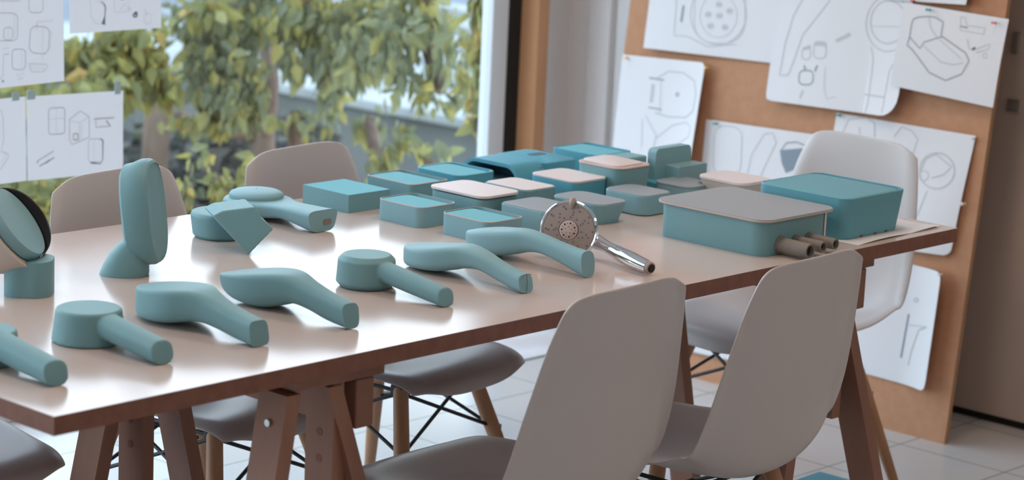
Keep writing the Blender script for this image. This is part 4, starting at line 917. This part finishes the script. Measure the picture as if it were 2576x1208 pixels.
bpaper([(2107,284),(2457,342),(2396,645),(2060,596)], lambda s, t: 0.004 + 0.020*abs(s-0.5)*t + 0.006*math.sin(7*s+3*t)*t,
       [([(2120,340),(2140,300),(2185,296),(2206,310),(2206,345)],.003,'p1'), ([(2168,320),(2168,338)],.004,'p1'), ([(2255,345),(2275,320),(2300,330),(2315,350),(2300,395),(2285,410)],.003,'p1'), (ellp(2363,430,44,45,0,0,360,30),.0035,'p1'),
        ([(2322,430),(2335,400),(2360,388),(2400,420),(2380,440),(2350,448)],.003,'p1'), (ellp(2330,442,12,12),.002,'p1'), ([(2340,480),(2315,545)],.003,'p1'), ([(2308,480),(2290,540)],.003,'p1')],
       'wavy drawing of a round shower plate pinned behind the far end of the table', rad=(0,0,0.06,0))
bpaper([(2178,640),(2390,686),(2346,985),(2140,930)], lambda s, t: 0.003 + 0.085*max(0, s-0.55)**2*2.2,
       [([(2290,790),(2270,900)],.006,'p4'), ([(2345,822),(2320,830),(2300,880),(2290,920)],.006,'p1'), ([(2290,818),(2345,822)],.003,'p1'), (ellp(2310,755,6,4),.005,'p1')],
       'low drawing with blue-grey strokes and curling right edge behind the end chair', rad=(0,0.08,0.08,0))
bpaper([(1690,560),(2010,640),(1975,936),(1668,868)], lambda s, t: 0.003 + 0.003*math.sin(4*s),
       [([(1740,760),(1738,820)],.004,'p1'), ([(1765,750),(1763,800)],.003,'p1'), ([(1790,745),(1788,790)],.003,'p1'), ([(1700,900-20),(1880,915)],.002,'p1')],
       'low drawing at the left of the board seen only beneath the table')
bpaper([(2244,-160),(2480,-120),(2446,14),(2238,0)], lambda s, t: 0.012 + 0.02*s, [], 'sheet of which only the bottom strip shows at the top of the board')
def pin(x, y, k, label, off=0.012):
    p = bpt(x, y, off)
    r_ = tag(empty('push_pin', p), label, 'pin', 'pins on the fibreboard')
    b = bmesh.new(); tube(b, [Vector((0,0,0)) - bn*0.0, bn*0.003, bn*0.011, bn*0.014], [0.0035, 0.0022, 0.0022, 0.0042], 12); put('pin_head', b, M['pin'+k], r_, True, 60)
    b = bmesh.new(); tube(b, [-bn*(off-0.001), Vector((0,0,0))], 0.0006, 6); put('pin_shaft', b, M['steel'], r_)
for args in [(1577,146,'y','yellow pin at the upper left corner of the narrow bracket drawing',.010), (1781,171,'y','yellow pin at the upper right corner of the narrow bracket drawing',.026),
             (1803,311,'g','dark pin at the top left of the drawing with the cup shape',.008), (2112,290,'g','dark pin at the top left of the wavy round plate drawing',.010),
             (2450,349,'w','pearly pin at the top right of the wavy round plate drawing',.012), (2427,513,'w','pearly pin half way down the right side of the wavy drawing',.016),
             (2369,691,'w','pearly pin at the top right of the low curling drawing',.030), (2339,25,'g','petrol pin at the top of the scoop bracket drawing',.046), (2504,58,'r','red pin at the top right of the scoop bracket drawing',.040),
             (2300,2,'r','red pin just above the left corner of the scoop bracket drawing',.030)]:
    pin(*args)

# sheet of paper under the turquoise box
P = [Vector((2.045, 0.36, ZT)), Vector((2.36, 0.40, ZT)), Vector((2.372, 0.030, ZT)), Vector((2.05, 0.018, ZT))]
paper('loose_sheet', quad_surf(P, lambda s, t: 0.0001 + 0.004*max(0, t-0.91)*9*abs(math.sin(5*s)), Vector((0,0,1))), None, [], 'blank white sheet lying under the large turquoise box', 'paper', N=16)
# turquoise foam board on the floor
b = bmesh.new(); box(b, -0.08, 0.08, -0.11, 0.11, 0, 0.05, 0.004)
o = put('foam_board', b, M['foam_blue']); o.location = (2.50, 0.33, 0); o.rotation_euler = (0, 0, R(2)); tag(o, 'bright turquoise foam slab at the bottom border on the floor', 'foam block')
# crumpled plastic sheet lying on the floor by the window
b = bmesh.new(); n = 14; g = []
for i in range(n+1):
    g.append([b.verts.new((-0.55 + 1.1*i/n, -0.16 + 0.32*j/n, 0.004 + 0.035*abs(math.sin(2.3*i/n*3+j*0.5))*math.sin(PI*j/n))) for j in range(n+1)])
for i in range(n):
    for j in range(n): b.faces.new([g[i][j], g[i+1][j], g[i+1][j+1], g[i][j+1]])
o = put('floor_sheet', b, M['paper'], smooth=True); o.location = (2.75, 1.88, 0.0); tag(o, 'crumpled white sheet lying on the floor below the window', 'sheet')
